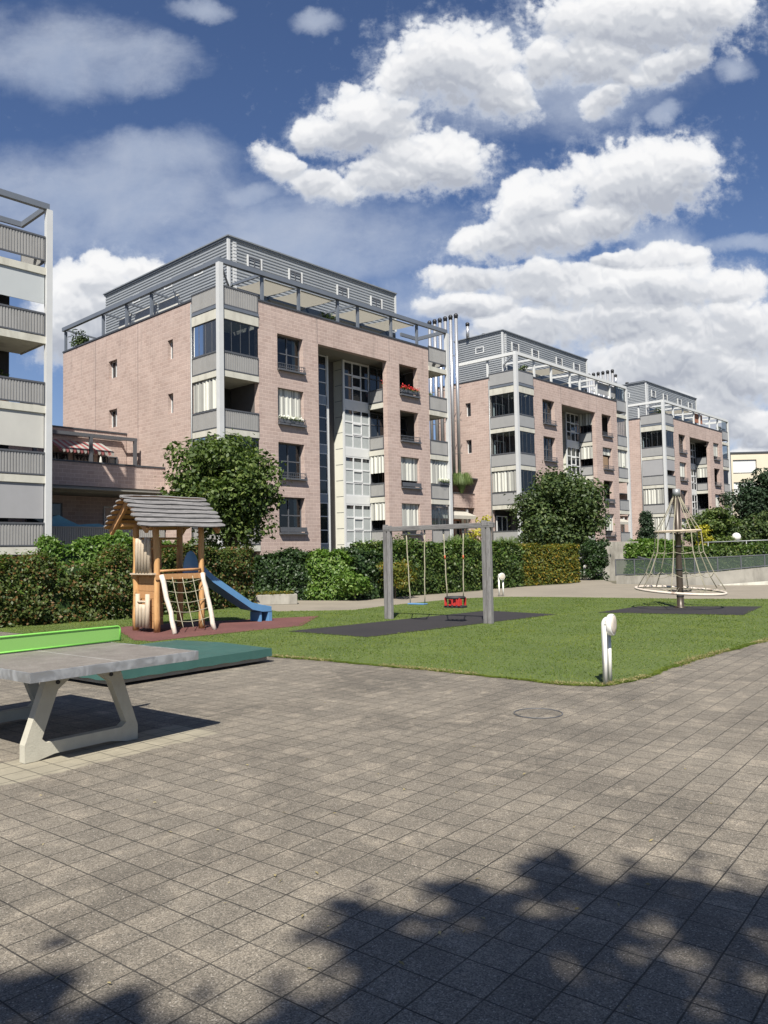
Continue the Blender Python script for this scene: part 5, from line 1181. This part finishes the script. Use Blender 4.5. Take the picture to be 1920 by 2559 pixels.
b = MB(); b.tube([(0, 0, -.5), (0, 0, 2.05)], .05, 8); b.build('post', 'greypole', t)
b = MB(); b.lathe((0, 0, 2.35), [(.02, -.34), (.16, -.30), (.28, -.19), (.34, 0), (.28, .19), (.16, .30), (.02, .34)], 18); b.build('globe', 'lampwhite', t)

# ================================================================== WALLS, FENCE, SMALL THINGS
W1 = [(10.65, 36.2, .36), (13.4, 33.9, .46), (16.1, 33.2, .72), (24, 31.4, 1.2)]
t = thing('retaining_wall', 'long stained concrete ramp wall behind the rope pyramid', 'wall', (10.65, 36.2, 0))
b = MB()
for (x0, y0, a), (x1, y1, c) in zip(W1, W1[1:]):
    d = Vector((x1-x0, y1-y0, 0)).normalized(); nn = Vector((-d.y, d.x, 0))*.22; q = []
    for X, Y, zt in ((x0, y0, a), (x1, y1, c)):
        for o1 in (Vector((0, 0, 0)), nn):
            q.append(b.p(X+o1.x-10.65, Y+o1.y-36.2, -.05)); q.append(b.p(X+o1.x-10.65, Y+o1.y-36.2, zt))
    for f in ((0, 4, 5, 1), (2, 3, 7, 6), (1, 5, 7, 3), (0, 1, 3, 2), (4, 6, 7, 5)): b.face(*[q[i] for i in f])
b.build('wall_body', 'conc', t)
t = thing('mesh_fence', 'dark green mesh fence standing on the ramp wall', 'fence', (10.65, 36.2, 0))
FT = [(10.65, 36.25, .38, 1.12), (13.4, 33.98, .48, 1.14), (16.1, 33.28, .74, 1.24), (24, 31.48, 1.22, 1.7)]
mm = bpy.data.materials.new('green_mesh'); mm.use_nodes = True; mm.node_tree.nodes.clear(); T = NT(mm.node_tree); bb = T.n('ShaderNodeBsdfPrincipled'); bb.inputs['Base Color'].default_value = (.04, .06, .045, 1); bb.inputs['Alpha'].default_value = .7; oo = T.n('ShaderNodeOutputMaterial'); T.L.new(bb.outputs[0], oo.inputs[0])
Mt['mesh'] = mm
fm = MB(); rl = MB()
for (x0, y0, a, c), (x1, y1, a1, c1_) in zip(FT, FT[1:]):
    fm.quad((x0-10.65, y0-36.2, a), (x1-10.65, y1-36.2, a1), (x1-10.65, y1-36.2, c1_), (x0-10.65, y0-36.2, c))
    rl.bar((x0-10.65, y0-36.2, c), (x1-10.65, y1-36.2, c1_), .04, .04); rl.bar((x0-10.65, y0-36.2, a+.04), (x1-10.65, y1-36.2, a1+.04), .04, .04)
    n = max(2, int(math.hypot(x1-x0, y1-y0)/.85))
    for k in range(n):
        q = k/n; X, Y = x0+(x1-x0)*q-10.65, y0+(y1-y0)*q-36.2; pb = MB(); pb.bar((X, Y, a+(a1-a)*q-.02), (X, Y, c+(c1_-c)*q), .045, .045); pb.build('fence_post', 'frame', t)
rl.build('rail', 'frame', t); fm.build('mesh_panel', 'mesh', t)
t = thing('handrail', 'dark slanting stair handrail behind the rope pyramid', 'handrail', (12.4, 37.5, 0))
b = MB(); b.bar((-.3, 0, 1.22), (2.6, -1.9, .30), .05, .05); b.bar((-.3, 0, .72), (1.6, -1.3, .05), .05, .05); b.build('rail', 'frame', t)
for q in (0, 1.1, 2.2): b = MB(); b.bar((q, -q*.65, 0), (q, -q*.65, 1.12-q*.3), .045, .045); b.build('post', 'frame', t)
b = MB(); b.box(0, 3.2, 0, .3, -.3, 2.05); tag(b.build('concrete_wall', 'conc', loc=(12.3, 47.0, 0), rotz=R(12)), 'grey concrete wall at the stair behind the dense round tree', 'wall')
t = thing('low_wall', 'pale low wall of the ramp at the right edge below the mesh fence', 'wall', (14.0, 32.9, 0))
b = MB(); b.face(*[b.p(*q) for q in ((0, 0, 0), (8, -1.2, 0), (8, -1.2, .55), (0, 0, .02))]); b.face(*[b.p(*q) for q in ((0, .2, 0), (0, .2, .02), (8, -1, .55), (8, -1, 0))]); b.face(*[b.p(*q) for q in ((0, 0, .02), (8, -1.2, .55), (8, -1, .55), (0, .2, .02))]); b.build('wall_body', 'slab', t)
t = thing('pipe_railing', 'thin pale railing above the far right hedge', 'railing', (22, 54, 0))
b = MB(); b.tube([(0, 0, 1.95), (6, .3, 2.05), (12, .6, 2.0), (15, .7, 1.75)], .035, 8); b.build('rail', 'greypole', t)
for x in (.3, 3, 6, 9, 12): b = MB(); b.tube([(x, x*.05, .3), (x, x*.05, 2.0)], .035, 6); b.build('post', 'greypole', t)
t = thing('stone_planter', 'low grey concrete planter block at the end of the blue slide', 'planter', (-4.35, 25.35, 0), R(10))
b = MB(); b.box(0, 1.5, 0, .5, 0, .33); b.build('block', 'conc', t, bevel=.015)
leaf_mesh('ground_cover', np.stack([rng.uniform(0, 1.4, 700), rng.uniform(0, .5, 700), rng.uniform(.32, .42, 700)], 1), rng.normal(size=(700, 3))+[0, 0, 1], .035, 'hedgeyellow', t)
t = thing('manhole_cover', 'round worn manhole cover in the paving before the bollard lamp', 'manhole cover', (1.48, 7.80, 0))
b = MB(); b.lathe((0, 0, -.003), [(.215, 0), (.215, .006)], 40); b.build('lid', 'paving', t)
b = MB(); b.torus((0, 0, .0015), .235, .005, 48, 6); b.build('rim', 'frame', t)
n = 150; y = rng.uniform(2.6, 13, n); x = rng.uniform(-.45, .45, n)*y; k = ~inpoly(x, y, LAWN) & ~((x < -1.4) & (y > 5.4))
pos = np.stack([x, y, np.full(n, .006)], 1)[k]; o = leaf_mesh('leaf_litter', pos, rng.normal(size=(k.sum(), 3))*.25+[0, 0, 1], .011*rng.uniform(.5, 1.6, k.sum()), 'straw', aspect=.5)
o['kind'] = 'stuff'; tag(o, 'small dry leaves and scraps scattered over the paving', 'leaf litter')
